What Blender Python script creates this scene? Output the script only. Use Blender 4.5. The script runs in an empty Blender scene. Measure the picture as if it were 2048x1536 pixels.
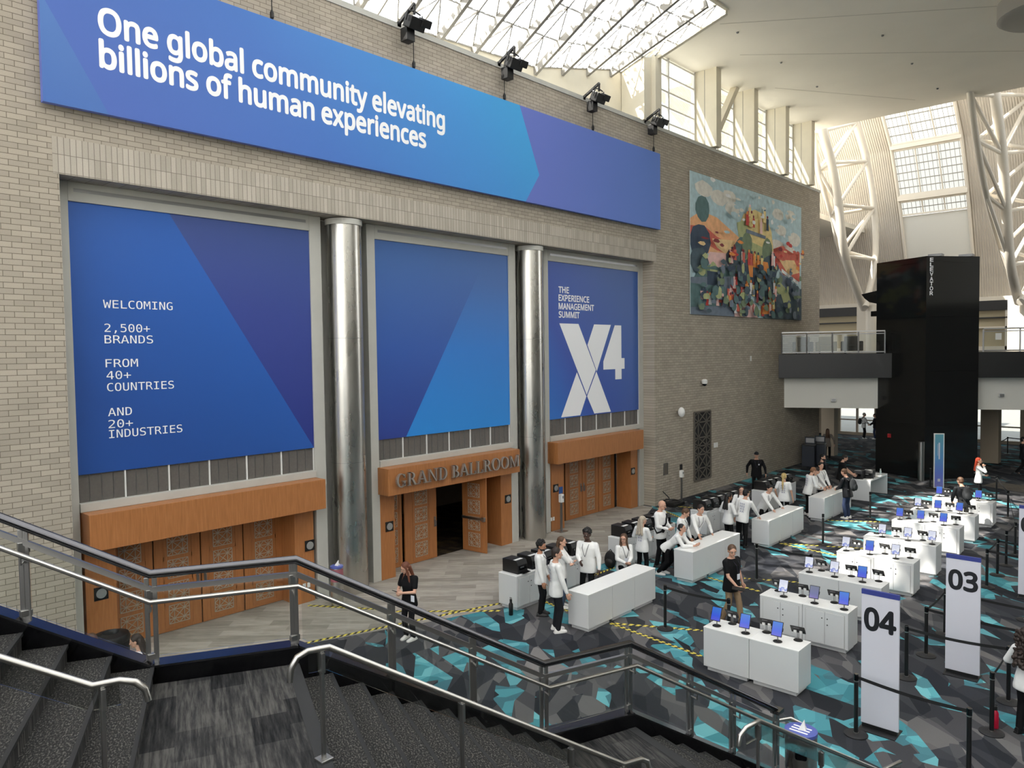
import bpy, math, random
import numpy as np
from mathutils import Vector, Matrix
random.seed(7)
C = bpy.context.scene.collection
SC = bpy.context.scene
PI = math.pi
# ------------------------------------------------------------------ camera
FPX, YAW, PITCH, ROLL = 1500.0, .74504, -.042232, -.013652
FW = np.array([-math.sin(YAW)*math.cos(PITCH), math.cos(YAW)*math.cos(PITCH), math.sin(PITCH)])
_r = np.array([math.cos(YAW), math.sin(YAW), 0.]); _u = np.cross(_r, FW)
RT = math.cos(ROLL)*_r + math.sin(ROLL)*_u
UP = -math.sin(ROLL)*_r + math.cos(ROLL)*_u
EYE = np.array([0., 0., 6.])
cd = bpy.data.cameras.new('camera'); cam = bpy.data.objects.new('camera', cd); C.objects.link(cam)
cd.sensor_fit = 'HORIZONTAL'; cd.sensor_width = 36; cd.lens = 36*FPX/2048; cd.clip_end = 400
cam.matrix_world = Matrix(((RT[0], UP[0], -FW[0], 0), (RT[1], UP[1], -FW[1], 0), (RT[2], UP[2], -FW[2], 6), (0, 0, 0, 1)))
SC.camera = cam
def _ray(x, y): return FW + (x-1024)/FPX*RT - (y-768)/FPX*UP
def F(x, y, z=0.):
    d = _ray(x, y); p = EYE + d*(z-6)/d[2]; return Vector(p)
def W(x, y, X):
    d = _ray(x, y); return Vector(EYE + d*X/d[0])
# ------------------------------------------------------------------ light
SC.view_settings.view_transform = 'Standard'; SC.view_settings.look = 'None'; SC.view_settings.gamma = 1
SC.view_settings.use_curve_mapping = False; SC.view_settings.exposure = 0.15
cy = SC.cycles; cy.use_denoising = True; cy.max_bounces = 7; cy.diffuse_bounces = 4; cy.glossy_bounces = 3
cy.transparent_max_bounces = 14; cy.transmission_bounces = 4; cy.caustics_reflective = False; cy.caustics_refractive = False
cy.sample_clamp_indirect = 4
wd = bpy.data.worlds.new('sky'); SC.world = wd; wd.use_nodes = True
nt = wd.node_tree; bg = nt.nodes['Background']
tc = nt.nodes.new('ShaderNodeTexCoord'); sx = nt.nodes.new('ShaderNodeSeparateXYZ'); rp = nt.nodes.new('ShaderNodeValToRGB')
mr = nt.nodes.new('ShaderNodeMapRange'); mr.inputs[1].default_value = -1; mr.inputs[2].default_value = 1
nt.links.new(tc.outputs['Generated'], sx.inputs[0]); nt.links.new(sx.outputs['Z'], mr.inputs[0])
nt.links.new(mr.outputs[0], rp.inputs[0]); nt.links.new(rp.outputs[0], bg.inputs[0])
e = rp.color_ramp.elements; e[0].position = .42; e[0].color = (.14, .135, .13, 1); e[1].position = .52; e[1].color = (1, 1, .98, 1)
q = e.new(1.0); q.color = (.80, .90, 1, 1)
bg.inputs[1].default_value = 2.6
sd = bpy.data.lights.new('sun', 'SUN'); sd.energy = 15.0; sd.angle = math.radians(.6); sd.color = (1, .95, .86)
sun = bpy.data.objects.new('sun', sd); C.objects.link(sun); sun.location = (-30, -20, 60)
sun.rotation_euler = Vector((1, 1.45, -2.34)).to_track_quat('-Z', 'Y').to_euler()
# ------------------------------------------------------------------ materials
def srgb(r, g, b):
    f = lambda c: (c/255/12.92) if c <= 10 else ((c/255+.055)/1.055)**2.4
    return (f(r), f(g), f(b), 1)
class N:
    """short hand for building a node tree"""
    def __init__(s, name):
        s.m = bpy.data.materials.new(name); s.m.use_nodes = True; s.t = s.m.node_tree
        s.b = s.t.nodes['Principled BSDF']; s.out = s.t.nodes['Material Output']
    def n(s, typ, **kw):
        x = s.t.nodes.new('ShaderNode'+typ)
        for k, v in kw.items(): setattr(x, k, v)
        return x
    def l(s, a, b): s.t.links.new(a, b)
    def put(s, sock, v):
        if hasattr(v, 'is_linked') or hasattr(v, 'links'): s.l(v, sock)
        else: sock.default_value = v
    def math(s, op, a, b=0., c=0.):
        x = s.n('Math', operation=op)
        for i, v in enumerate((a, b, c)): s.put(x.inputs[i], v)
        return x.outputs[0]
    def xyz(s, src='Object'):
        t = s.n('TexCoord'); p = s.n('SeparateXYZ'); s.l(t.outputs[src], p.inputs[0]); return p.outputs
    def vec(s, x=0., y=0., z=0.):
        c = s.n('CombineXYZ')
        for i, v in enumerate((x, y, z)): s.put(c.inputs[i], v)
        return c.outputs[0]
    def noise(s, vec=None, scale=5., detail=3., rough=.5):
        x = s.n('TexNoise'); x.inputs['Scale'].default_value = scale; x.inputs['Detail'].default_value = detail
        x.inputs['Roughness'].default_value = rough
        if vec is not None: s.l(vec, x.inputs['Vector'])
        return x.outputs[0]
    def ramp(s, fac, stops, const=False):
        r = s.n('ValToRGB'); s.l(fac, r.inputs[0]); el = r.color_ramp.elements
        if const: r.color_ramp.interpolation = 'CONSTANT'
        el[0].position, el[0].color = stops[0]; el[1].position, el[1].color = stops[-1]
        for p, c in stops[1:-1]: q = el.new(p); q.color = c
        return r.outputs[0]
    def mix(s, fac, a, b, mode='MIX'):
        x = s.n('Mix', data_type='RGBA', blend_type=mode)
        s.put(x.inputs[0], fac); s.put(x.inputs[6], a); s.put(x.inputs[7], b); return x.outputs[2]
    def bump(s, h, strength=.3, dist=.01):
        x = s.n('Bump'); x.inputs['Strength'].default_value = strength; x.inputs['Distance'].default_value = dist
        s.l(h, x.inputs['Height']); s.l(x.outputs[0], s.b.inputs['Normal'])
    def col(s, v): s.put(s.b.inputs['Base Color'], v)
MATS = {}
def mat(name, rgb=None, rough=.5, metal=0., noise=0., nscale=20., bump=0., spec=.5, emit=0.):
    """plain procedural surface: base colour with a little noise and bump"""
    if name in MATS: return MATS[name]
    k = N(name); c = srgb(*rgb); k.b.inputs['Roughness'].default_value = rough; k.b.inputs['Metallic'].default_value = metal
    k.b.inputs['Specular IOR Level'].default_value = spec
    if noise or bump:
        t = k.n('TexCoord'); f = k.noise(t.outputs['Object'], nscale)
        if noise: k.col(k.ramp(f, [(.3, tuple(x*(1-noise) for x in c[:3])+(1,)), (.7, tuple(min(1, x*(1+noise)) for x in c[:3])+(1,))]))
        else: k.col(c)
        if bump: k.bump(f, bump)
    else: k.col(c)
    if emit: k.b.inputs['Emission Color'].default_value = c; k.b.inputs['Emission Strength'].default_value = emit
    MATS[name] = k.m; return k.m
def glass(name, tint=(.93, .95, .94), gloss=.06, dark=0.):
    k = N(name); k.t.nodes.remove(k.b); tr = k.n('BsdfTransparent'); tr.inputs[0].default_value = tint+(1,)
    gl = k.n('BsdfGlossy'); gl.inputs['Roughness'].default_value = .03; gl.inputs[0].default_value = (.9, .95, .95, 1)
    lw = k.n('LayerWeight'); lw.inputs[0].default_value = .25
    f = k.math('MULTIPLY_ADD', lw.outputs['Fresnel'], .5, gloss-.03)
    mx = k.n('MixShader'); k.l(f, mx.inputs[0]); k.l(tr.outputs[0], mx.inputs[1]); k.l(gl.outputs[0], mx.inputs[2])
    k.l(mx.outputs[0], k.out.inputs[0]); MATS[name] = k.m; return k.m
# brick
def brick(name, w, h, offset, c1, c2, mortar):
    k = N(name); x = k.xyz(); b = k.n('TexBrick'); b.offset = offset; b.inputs['Scale'].default_value = 1
    k.l(k.vec(x[1], x[2], 0.), b.inputs['Vector'])
    for nm, v in (('Color1', c1), ('Color2', c2), ('Mortar', mortar), ('Mortar Size', .006), ('Mortar Smooth', .3), ('Bias', 0.), ('Brick Width', w), ('Row Height', h)):
        b.inputs[nm].default_value = v
    n = k.noise(k.vec(x[0], x[1], x[2]), 1.3, 4.); n2 = k.noise(k.vec(x[0], x[1], x[2]), 60., 2.)
    c = k.mix(.35, b.outputs['Color'], k.ramp(n, [(.3, (.75, .75, .75, 1)), (.7, (1, 1, 1, 1))]), 'MULTIPLY')
    k.col(k.mix(.25, c, k.ramp(n2, [(.3, (.7, .7, .7, 1)), (.7, (1, 1, 1, 1))]), 'MULTIPLY'))
    k.b.inputs['Roughness'].default_value = .85
    inv = k.math('SUBTRACT', 1., b.outputs['Fac']); k.bump(inv, .5, .008); MATS[name] = k.m
brick('brick', .305, .102, .5, srgb(184, 174, 159), srgb(168, 159, 145), srgb(116, 107, 94))
brick('soldier_brick', .102, .335, 0., srgb(196, 188, 175), srgb(176, 168, 155), srgb(130, 122, 112))
# wood
k = N('wood'); x = k.xyz(); g = k.noise(k.vec(k.math('MULTIPLY', x[0], 14.), k.math('MULTIPLY', x[1], 14.), k.math('MULTIPLY', x[2], .9)), 2.2, 5., .6)
k.col(k.ramp(g, [(.25, srgb(152, 98, 56)), (.5, srgb(168, 110, 64)), (.75, srgb(180, 122, 74))])); k.b.inputs['Roughness'].default_value = .42; MATS['wood'] = k.m
# brushed steel: columns, with soft dents
k = N('column_steel'); x = k.xyz(); k.b.inputs['Metallic'].default_value = 1; k.b.inputs['Roughness'].default_value = .3
k.col(srgb(200, 198, 192)); g = k.noise(k.vec(x[0], x[1], k.math('MULTIPLY', x[2], .35)), 3.2, 3.)
k.put(k.b.inputs['Roughness'], k.math('MULTIPLY_ADD', g, .22, .18)); k.bump(g, .12, .03); MATS['column_steel'] = k.m
mat('steel', (186, 184, 180), .3, 1.); mat('dark_steel', (168, 167, 165), .36, 1.); mat('grey_metal', (150, 150, 150), .4, 1.)
mat('rail_dark', (104, 104, 108), .22, 1.); mat('black_stone', (9, 9, 11), .12, 0.)
mat('frame_paint', (186, 185, 178), .55, noise=.03, nscale=3); mat('cream', (226, 218, 198), .7, noise=.03, nscale=2)
mat('ceiling_paint', (240, 233, 219), .85, noise=.02, nscale=.6); mat('white_lam', (214, 215, 215), .35); mat('white_top', (240, 240, 238), .25)
mat('shadow_gap', (24, 24, 25), .8); mat('black', (17, 17, 18), .45); mat('black_gloss', (10, 10, 12), .1); mat('black_matte', (22, 22, 24), .8)
mat('rubber', (26, 26, 28), .6); mat('white_plastic', (230, 230, 228), .4); mat('navy', (34, 40, 52), .5); mat('blue_plastic', (40, 84, 150), .5)
mat('red', (170, 30, 36), .35); mat('letter_white', (246, 247, 250), .5); mat('letter_black', (22, 24, 30), .5)
mat('sign_face', (214, 214, 224), .45); mat('sign_blue', (56, 66, 140), .45); mat('beam_paint', (150, 146, 138), .6); mat('truss_paint', (222, 214, 200), .5)
mat('louvre', (96, 92, 88), .5, noise=.1); mat('dark_band', (40, 40, 42), .5); mat('balcony_black', (30, 31, 32), .35); mat('soffit_white', (228, 226, 218), .7)
mat('shade_cloth', (176, 164, 138), .8); mat('wall_beige', (176, 162, 142), .7); mat('pavement', (120, 118, 112), .8); mat('grille', (92, 86, 78), .6)
mat('roof_white', (226, 222, 212), .8); mat('joint_paint', (204, 196, 182), .8); mat('wall_dim', (56, 52, 48), .8); mat('bounce_pavement', (205, 200, 190), .8)
mat('plate', (200, 200, 198), .3, .7)
glass('guard_glass'); glass('dark_strip', (.78, .78, .77), .06); glass('window_glass', (.97, .98, .98), .05); glass('door_glass', (.9, .92, .92), .08)
# tower: polished black stone
k = N('tower_black'); x = k.xyz(); n = k.noise(k.vec(x[0], x[1], x[2]), .4, 2.); k.b.inputs['Roughness'].default_value = .09
j = k.math('LESS_THAN', k.math('FRACT', k.math('MULTIPLY', x[2], .41)), .008); k.col(k.mix(j, srgb(30, 31, 31), srgb(8, 8, 8))); MATS['tower_black'] = k.m
# carpets
def vor(k, vec, scale, feature='F1', metric='EUCLIDEAN'):
    v = k.n('TexVoronoi', feature=feature, distance=metric); v.inputs['Scale'].default_value = scale; k.l(vec, v.inputs['Vector']); return v
k = N('carpet_shards'); x = k.xyz()
def rot(k, x, a, sx_, sy_):
    ca, sa = math.cos(a), math.sin(a)
    u = k.math('ADD', k.math('MULTIPLY', x[0], ca*sx_), k.math('MULTIPLY', x[1], sa*sx_))
    w = k.math('ADD', k.math('MULTIPLY', x[0], -sa*sy_), k.math('MULTIPLY', x[1], ca*sy_)); return k.vec(u, w, 0.)
va = vor(k, rot(k, x, .5, 2.6, 1.05), 1.); vb = vor(k, rot(k, x, -.6, 1.0, 2.7), 1.); vc = vor(k, rot(k, x, 1.15, 1.9, 4.), 1.); ve = vor(k, rot(k, x, -.2, .75, 1.5), 1.)
sep = lambda v: (lambda q: (k.l(v.outputs['Color'], q.inputs[0]), q.outputs)[1])(k.n('SeparateColor'))
sa, sb, sc_, se = sep(va), sep(vb), sep(vc), sep(ve)
grey = k.ramp(sa[0], [(0, srgb(56, 58, 62)), (.25, srgb(74, 75, 78)), (.5, srgb(96, 95, 96)), (.68, srgb(62, 64, 69)), (.85, srgb(112, 110, 110))], True)
g2 = k.ramp(sb[1], [(0, (.55, .56, .6, 1)), (.3, (.8, .8, .82, 1)), (.6, (1., .99, .98, 1)), (.85, (1.2, 1.19, 1.17, 1))], True)
grey = k.mix(1., grey, g2, 'MULTIPLY')
teal = k.ramp(sc_[0], [(0, srgb(74, 140, 150)), (.3, srgb(92, 162, 172)), (.5, srgb(78, 126, 136)), (.75, srgb(112, 178, 186))], True)
teal = k.mix(.5, teal, g2, 'MULTIPLY')
tm = k.math('MULTIPLY', k.math('GREATER_THAN', sb[0], .5), k.math('GREATER_THAN', se[2], .62)); tm = k.math('MULTIPLY', tm, k.math('GREATER_THAN', sa[2], .18)); fine = k.noise(k.vec(x[0], x[1], 0.), 90., 2.)
c = k.mix(tm, grey, teal); k.col(k.mix(.3, c, k.ramp(fine, [(.3, (.7, .7, .7, 1)), (.7, (1.1, 1.1, 1.1, 1))]), 'MULTIPLY'))
k.b.inputs['Roughness'].default_value = .95; k.b.inputs['Specular IOR Level'].default_value = .1; MATS['carpet_shards'] = k.m
def streak_carpet(name, cols, a, lo=1.6, hi=9., tile=.0, bw=.5, bh=.25):
    """carpet tiles with streaks along the direction a (radians from X)"""
    k = N(name); x = k.xyz(); n = k.noise(rot(k, x, a, lo, hi), 1., 4., .65)
    b = k.n('TexBrick'); b.offset = .5; b.inputs['Scale'].default_value = 1.; k.l(rot(k, x, a, 1., 1.), b.inputs['Vector'])
    for nm, v in (('Color1', (0, 0, 0, 1)), ('Color2', (1, 1, 1, 1)), ('Mortar', (.5, .5, .5, 1)), ('Mortar Size', 0.), ('Bias', 0.), ('Brick Width', bw), ('Row Height', bh)): b.inputs[nm].default_value = v
    s = k.n('SeparateColor'); k.l(b.outputs['Color'], s.inputs[0])
    n = k.math('ADD', k.math('MULTIPLY', n, 1-tile), k.math('MULTIPLY', s.outputs[0], tile))
    f = k.noise(k.vec(x[0], x[1], x[2]), 120., 2.)
    lo_, hi_ = .5-.2*(1-tile)-.1*tile, .5+.2*(1-tile)+.1*tile
    c = k.ramp(n, [(lo_, srgb(*cols[0])), (.5, srgb(*cols[1])), (hi_, srgb(*cols[2]))])
    k.col(k.mix(.3, c, k.ramp(f, [(.3, (.75, .75, .75, 1)), (.7, (1.1, 1.1, 1.1, 1))]), 'MULTIPLY'))
    k.b.inputs['Roughness'].default_value = .95; k.b.inputs['Specular IOR Level'].default_value = .1; MATS[name] = k.m
streak_carpet('carpet_grey', ((142, 136, 127), (160, 154, 145), (180, 173, 163)), .75, 1.6, 9., .25, .9, .3)
streak_carpet('carpet_landing', ((26, 27, 29), (52, 52, 53), (86, 85, 83)), -.42, 2.2, 26., .2, .5, .3)
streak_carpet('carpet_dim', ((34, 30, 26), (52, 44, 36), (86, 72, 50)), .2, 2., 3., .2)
streak_carpet('carpet_taupe', ((88, 82, 75), (100, 94, 86), (116, 110, 100)), .3, 2., 5., .2)
mat('nosing', (30, 31, 33), .8); mat('landing_edge', (40, 41, 43), .9)
k = N('stair_carpet'); x = k.xyz(); f = k.noise(rot(k, x, -.42, 36., 70.), 1., 2., .7)
k.col(k.ramp(f, [(.4, srgb(12, 12, 13)), (.52, srgb(34, 34, 34)), (.66, srgb(96, 94, 90))])); k.b.inputs['Roughness'].default_value = .95; MATS['stair_carpet'] = k.m
k = N('hazard'); x = k.xyz(); s = k.math('FRACT', k.math('MULTIPLY', k.math('ADD', x[0], k.math('MULTIPLY', k.math('ABSOLUTE', x[1]), 1.5)), 6.5))
k.col(k.mix(k.math('GREATER_THAN', s, .5), srgb(28, 28, 26), srgb(222, 204, 84))); k.b.inputs['Roughness'].default_value = .6; MATS['hazard'] = k.m
k = N('corrugated'); x = k.xyz(); s = k.math('SINE', k.math('MULTIPLY', x[0], 48.)); k.col(k.ramp(k.noise(k.vec(x[0], x[1], x[2]), .5), [(.3, srgb(196, 187, 172)), (.7, srgb(206, 197, 182))]))
k.b.inputs['Roughness'].default_value = .6; k.bump(s, .8, .03); MATS['corrugated'] = k.m
# skylight glass: white fritted pattern that scatters most light and lets streaks of sun through
def frit(name, scale, clear, warm=(1, 1, 1), white=.92):
    k = N(name); k.t.nodes.remove(k.b); x = k.xyz(); v = vor(k, k.vec(x[0], x[1], x[2]), scale); 
    tr = k.n('BsdfTransparent'); tl = k.n('BsdfTranslucent'); df = k.n('BsdfDiffuse'); tl.inputs[0].default_value = tuple(white*c for c in warm)+(1,)
    df.inputs[0].default_value = (.8, .8, .78, 1); a = k.n('MixShader'); a.inputs[0].default_value = .12; k.l(tl.outputs[0], a.inputs[1]); k.l(df.outputs[0], a.inputs[2])
    f = k.math('MULTIPLY', k.math('LESS_THAN', v.outputs['Distance'], .62), clear)
    b = k.n('MixShader'); k.l(f, b.inputs[0]); k.l(a.outputs[0], b.inputs[1]); k.l(tr.outputs[0], b.inputs[2]); k.l(b.outputs[0], k.out.inputs[0]); MATS[name] = k.m
frit('fill_roof_glass', 4., 0., white=.66); frit('frit_glass', 6.5, .95, white=.62); frit('milk_glass', 4., 0., (1, .97, .88), .46)
def grad(name, stops, ax, ay, az, off, rough=.45):
    """printed colour ramp along a direction of the print"""
    k = N(name); g_ = k.n('NewGeometry'); p_ = k.n('SeparateXYZ'); k.l(g_.outputs['Position'], p_.inputs[0]); x = p_.outputs; f = k.math('ADD', k.math('ADD', k.math('MULTIPLY', x[0], ax), k.math('MULTIPLY', x[1], ay)), k.math('MULTIPLY_ADD', x[2], az, off))
    k.col(k.ramp(f, [(p, srgb(*c)) for p, c in stops])); k.b.inputs['Roughness'].default_value = rough; MATS[name] = k.m
# ------------------------------------------------------------------ mesh helpers
class MB:
    def __init__(s): s.v = []; s.f = []; s.mi = []; s.M = None; s.m = 0
    def add(s, vs, fs):
        o = len(s.v)
        for p in vs:
            p = Vector(p); s.v.append(s.M @ p if s.M is not None else p)
        for f in fs: s.f.append([i+o for i in f]); s.mi.append(s.m)
        return s
    def box(s, x0, x1, y0, y1, z0, z1):
        return s.add([(x0,y0,z0),(x1,y0,z0),(x1,y1,z0),(x0,y1,z0),(x0,y0,z1),(x1,y0,z1),(x1,y1,z1),(x0,y1,z1)],
                     [(0,3,2,1),(4,5,6,7),(0,1,5,4),(1,2,6,5),(2,3,7,6),(3,0,4,7)])
    def obox(s, c, d, R=None):
        R = R or Matrix.Identity(3); h = [x/2 for x in d]
        vs = [Vector(c)+R@Vector((a*h[0], b*h[1], e*h[2])) for e in (-1, 1) for a, b in ((-1,-1),(1,-1),(1,1),(-1,1))]
        return s.add(vs, [(0,3,2,1),(4,5,6,7),(0,1,5,4),(1,2,6,5),(2,3,7,6),(3,0,4,7)])
    def bar(s, a, b, w, h, up=(0,0,1)):
        """rectangular bar from a to b"""
        a = Vector(a); b = Vector(b); d = (b-a); L = d.length; d.normalize(); u = Vector(up); x = d.cross(u)
        if x.length < 1e-4: x = d.cross(Vector((1,0,0)))
        x.normalize(); u = x.cross(d); R = Matrix((x, d, u)).transposed(); return s.obox((a+b)/2, (w, L, h), R)
    def ngon(s, pts): return s.add(pts, [tuple(range(len(pts)))])
    def prism(s, poly, ext, th):
        """poly: list of 3D points (planar), extruded by vector ext*th"""
        e = Vector(ext)*th; n = len(poly); vs = [Vector(p) for p in poly]+[Vector(p)+e for p in poly]
        return s.add(vs, [tuple(range(n))[::-1], tuple(range(n, 2*n))]+[(i, (i+1) % n, n+(i+1) % n, n+i) for i in range(n)])
    def tube(s, path, r, n=10, cap=True, closed=False):
        P = [Vector(p) for p in path]; m = len(P); rs = r if isinstance(r, (list, tuple)) else [r]*m
        def tan(i):
            if closed: return (P[(i+1) % m]-P[i-1]).normalized()
            a = P[max(i-1, 0)]; b = P[min(i+1, m-1)]
            if 0 < i < m-1: t = (P[i]-a).normalized()+(b-P[i]).normalized()
            else: t = b-a
            return t.normalized() if t.length > 1e-9 else Vector((0,0,1))
        t = tan(0); u = t.orthogonal().normalized(); vs = []
        for i in range(m):
            t2 = tan(i); q = t.rotation_difference(t2); u = q @ u; u = (u-t2*u.dot(t2)).normalized(); t = t2; w = t.cross(u)
            k = 1.
            if 0 < i < m-1 and not closed:
                k = 1/max(.5, math.sqrt(max(.05, (1+(P[i]-P[i-1]).normalized().dot((P[i+1]-P[i]).normalized()))/2)))
            for j in range(n):
                a = 2*PI*j/n; vs.append(P[i]+(u*math.cos(a)+w*math.sin(a))*rs[i]*k)
        fs = []
        for i in range(m if closed else m-1):
            for j in range(n):
                a, b = i*n+j, i*n+(j+1) % n; c2 = ((i+1) % m)*n; fs.append((a, b, c2+(j+1) % n, c2+j))
        if cap and not closed: fs += [tuple(range(n))[::-1], tuple(range((m-1)*n, m*n))]
        return s.add(vs, fs)
    def lathe(s, prof, n=24, c=(0,0,0)):
        vs = []; c = Vector(c)
        for r, z in prof:
            for j in range(n): a = 2*PI*j/n; vs.append(c+Vector((r*math.cos(a), r*math.sin(a), z)))
        m = len(prof); fs = [(i*n+j, i*n+(j+1) % n, (i+1)*n+(j+1) % n, (i+1)*n+j) for i in range(m-1) for j in range(n)]
        fs += [tuple(range(n))[::-1], tuple(range((m-1)*n, m*n))]
        return s.add(vs, fs)
    def ell(s, c, r, R=None, n=12, m=8):
        R = R or Matrix.Identity(3); c = Vector(c); vs = [c+R@Vector((0,0,-r[2]))]
        for i in range(1, m):
            p = -PI/2+PI*i/m
            for j in range(n):
                a = 2*PI*j/n; vs.append(c+R@Vector((r[0]*math.cos(p)*math.cos(a), r[1]*math.cos(p)*math.sin(a), r[2]*math.sin(p))))
        vs.append(c+R@Vector((0,0,r[2]))); t = len(vs)-1
        fs = [(0, 1+(j+1) % n, 1+j) for j in range(n)]+[(1+(i-1)*n+j, 1+(i-1)*n+(j+1) % n, 1+i*n+(j+1) % n, 1+i*n+j) for i in range(1, m-1) for j in range(n)]
        fs += [(1+(m-2)*n+j, 1+(m-2)*n+(j+1) % n, t) for j in range(n)]
        return s.add(vs, fs)
    def capsule(s, a, b, ra, rb, n=10):
        """tapered limb with round ends"""
        a = Vector(a); b = Vector(b); d = b-a
        if d.length < 1e-5: return s.ell(a, (ra,)*3)
        d.normalize(); P = []; R = []
        for k in range(4): t = PI/2*(1-k/4); P.append(a-d*ra*math.sin(t)); R.append(max(ra*math.cos(t), 1e-4))
        P.append(a); R.append(ra); P.append(b); R.append(rb)
        for k in range(1, 5): t = PI/2*k/4; P.append(b+d*rb*math.sin(t)); R.append(max(rb*math.cos(t), 1e-4))
        u = d.orthogonal().normalized(); w = d.cross(u); vs = []
        for p, r in zip(P, R):
            for j in range(n): g = 2*PI*j/n; vs.append(p+(u*math.cos(g)+w*math.sin(g))*r)
        m = len(P); fs = [(i*n+j, i*n+(j+1) % n, (i+1)*n+(j+1) % n, (i+1)*n+j) for i in range(m-1) for j in range(n)]
        fs += [tuple(range(n))[::-1], tuple(range((m-1)*n, m*n))]
        return s.add(vs, fs)
    def loft(s, rings):
        """closed loft through equal-length rings"""
        n = len(rings[0]); vs = [p for r in rings for p in r]; m = len(rings)
        fs = [(i*n+j, i*n+(j+1) % n, (i+1)*n+(j+1) % n, (i+1)*n+j) for i in range(m-1) for j in range(n)]
        fs += [tuple(range(n))[::-1], tuple(range((m-1)*n, m*n))]
        return s.add(vs, fs)
    def build(s, name, ms, parent=None, bevel=0., smooth=False, world=False, sharp=35):
        me = bpy.data.meshes.new(name)
        off = Vector((0,0,0))
        if world and parent is not None: off = Vector(parent.location)
        me.from_pydata([tuple(v-off) for v in s.v], [], s.f)
        for q in (ms if isinstance(ms, (list, tuple)) else [ms]): me.materials.append(MATS[q] if isinstance(q, str) else q)
        if len(me.materials) > 1: me.polygons.foreach_set('material_index', s.mi)
        me.validate(); me.update()
        if smooth:
            me.polygons.foreach_set('use_smooth', [True]*len(me.polygons)); me.set_sharp_from_angle(angle=math.radians(sharp))
        o = bpy.data.objects.new(name, me); C.objects.link(o)
        if parent is not None: o.parent = parent
        if bevel:
            b = o.modifiers.new('edge', 'BEVEL'); b.width = bevel; b.segments = 2; b.limit_method = 'ANGLE'
        return o
def tag(o, label, cat, group=None, kind=None):
    o['label'] = label; o['category'] = cat
    if group: o['group'] = group
    if kind: o['kind'] = kind
    return o
def struct(o): o['kind'] = 'structure'; return o
def thing(name, label, cat, loc=(0,0,0), rz=0., group=None):
    o = bpy.data.objects.new(name, None); C.objects.link(o); o.empty_display_size = .1; o.location = loc; o.rotation_euler = (0, 0, rz)
    return tag(o, label, cat, group)
def sgroup(name, loc=(0,0,0)):
    o = bpy.data.objects.new(name, None); C.objects.link(o); o.location = loc; return struct(o)
KIDS = {}
def kids(o): return [c for c in bpy.data.objects if c.parent == o]
def dup(root, loc=None, rz=None, label=None, tree=None):
    """a copy of a thing with copies of its parts and sub-parts"""
    r = root.copy(); C.objects.link(r)
    if loc is not None: r.location = loc
    if rz is not None: r.rotation_euler = (0, 0, rz)
    if label: r['label'] = label
    if root.name not in KIDS: KIDS[root.name] = [(c, kids(c)) for c in kids(root)]
    for ch, gs in KIDS[root.name]:
        c = ch.copy(); C.objects.link(c); c.parent = r
        for g in gs: d = g.copy(); C.objects.link(d); d.parent = c
    return r
def builtin_font(fn):
    try: return bpy.data.fonts.load(bpy.utils.system_resource('DATAFILES')+'/fonts/'+fn)
    except Exception: return None
SANS = builtin_font('NotoSansHebrew-Regular.woff2'); MONO = builtin_font('DejaVuSansMono.woff2')
def textmesh(body, bold=0., spacing=1., extrude=0., font=None):
    cu = bpy.data.curves.new('lettering', 'FONT')
    if font or SANS: cu.font = font or SANS
    cu.body = body; cu.size = 1; cu.offset = bold; cu.space_character = spacing; cu.extrude = extrude
    cu.resolution_u = 5; o = bpy.data.objects.new('lettering', cu); C.objects.link(o)
    dg = bpy.context.evaluated_depsgraph_get(); me = bpy.data.meshes.new_from_object(o.evaluated_get(dg))
    bpy.data.objects.remove(o); bpy.data.curves.remove(cu); return me
_cap = textmesh('H'); CAPH = max(v.co.y for v in _cap.vertices)
def letters(mb, body, org, ux, uy, cap, width=None, bold=0., spacing=1., extrude=0., nz=None, font=None):
    """flat lettering into mb: org = left end of the base line, ux/uy = directions, cap = capital height, width = wanted total width"""
    me = textmesh(body, 0. if bold > 0 else bold, spacing, extrude, font); k = cap/CAPH; xs = [v.co.x for v in me.vertices]; x0, x1 = min(xs), max(xs)
    kx = width/(x1-x0) if width else k; org = Vector(org); ux = Vector(ux); uy = Vector(uy); nz = ux.cross(uy); fs = [tuple(p.vertices) for p in me.polygons]
    sh = [(0, 0)]+([(bold*math.cos(a), bold*math.sin(a)) for a in (PI/4*i for i in range(8))] if bold > 0 else [])
    for i, (dx, dy) in enumerate(sh):
        mb.add([org+ux*(v.co.x-x0+dx)*kx+uy*(v.co.y+dy)*k+nz*(v.co.z*k+i*.00006) for v in me.vertices], fs)
    bpy.data.meshes.remove(me)
YX, ZX = (0, 1, 0), (0, 0, 1)
# ------------------------------------------------------------------ floor
BX = -15.4                                    # face of the brick wall
b = MB()
edge = [(-14.2, .5), (-13.66, 8.22), (-12.63, 10.88), (-12.05, 12.54), (-12.38, 17.24), (-15.42, 24.6)]
b.m = 0; b.ngon([(14, -10, 0), (14, 54, 0), (-26, 54, 0), (-26, 24.6, 0)]+[(x, y, 0) for x, y in edge[::-1]]+[(-20, .5, 0), (-20, -10, 0)])
b.m = 1; b.ngon([(x, y, 0) for x, y in edge]+[(-16.56, 24.6, 0), (-16.56, .5, 0)])
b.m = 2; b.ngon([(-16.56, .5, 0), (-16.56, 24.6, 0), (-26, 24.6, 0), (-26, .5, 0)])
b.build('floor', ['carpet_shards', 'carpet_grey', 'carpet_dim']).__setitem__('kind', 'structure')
b = MB(); b.ngon([(-6.6, 38.6, .004), (-6.9, 37.2, .004), (4, 31.5, .004), (6, 34.2, .004)])
struct(b.build('floor_strip', 'carpet_taupe'))
b = MB(); b.box(-90, 90, 54, 130, -.3, -.02); struct(b.build('ground_outside', 'pavement'))
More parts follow.
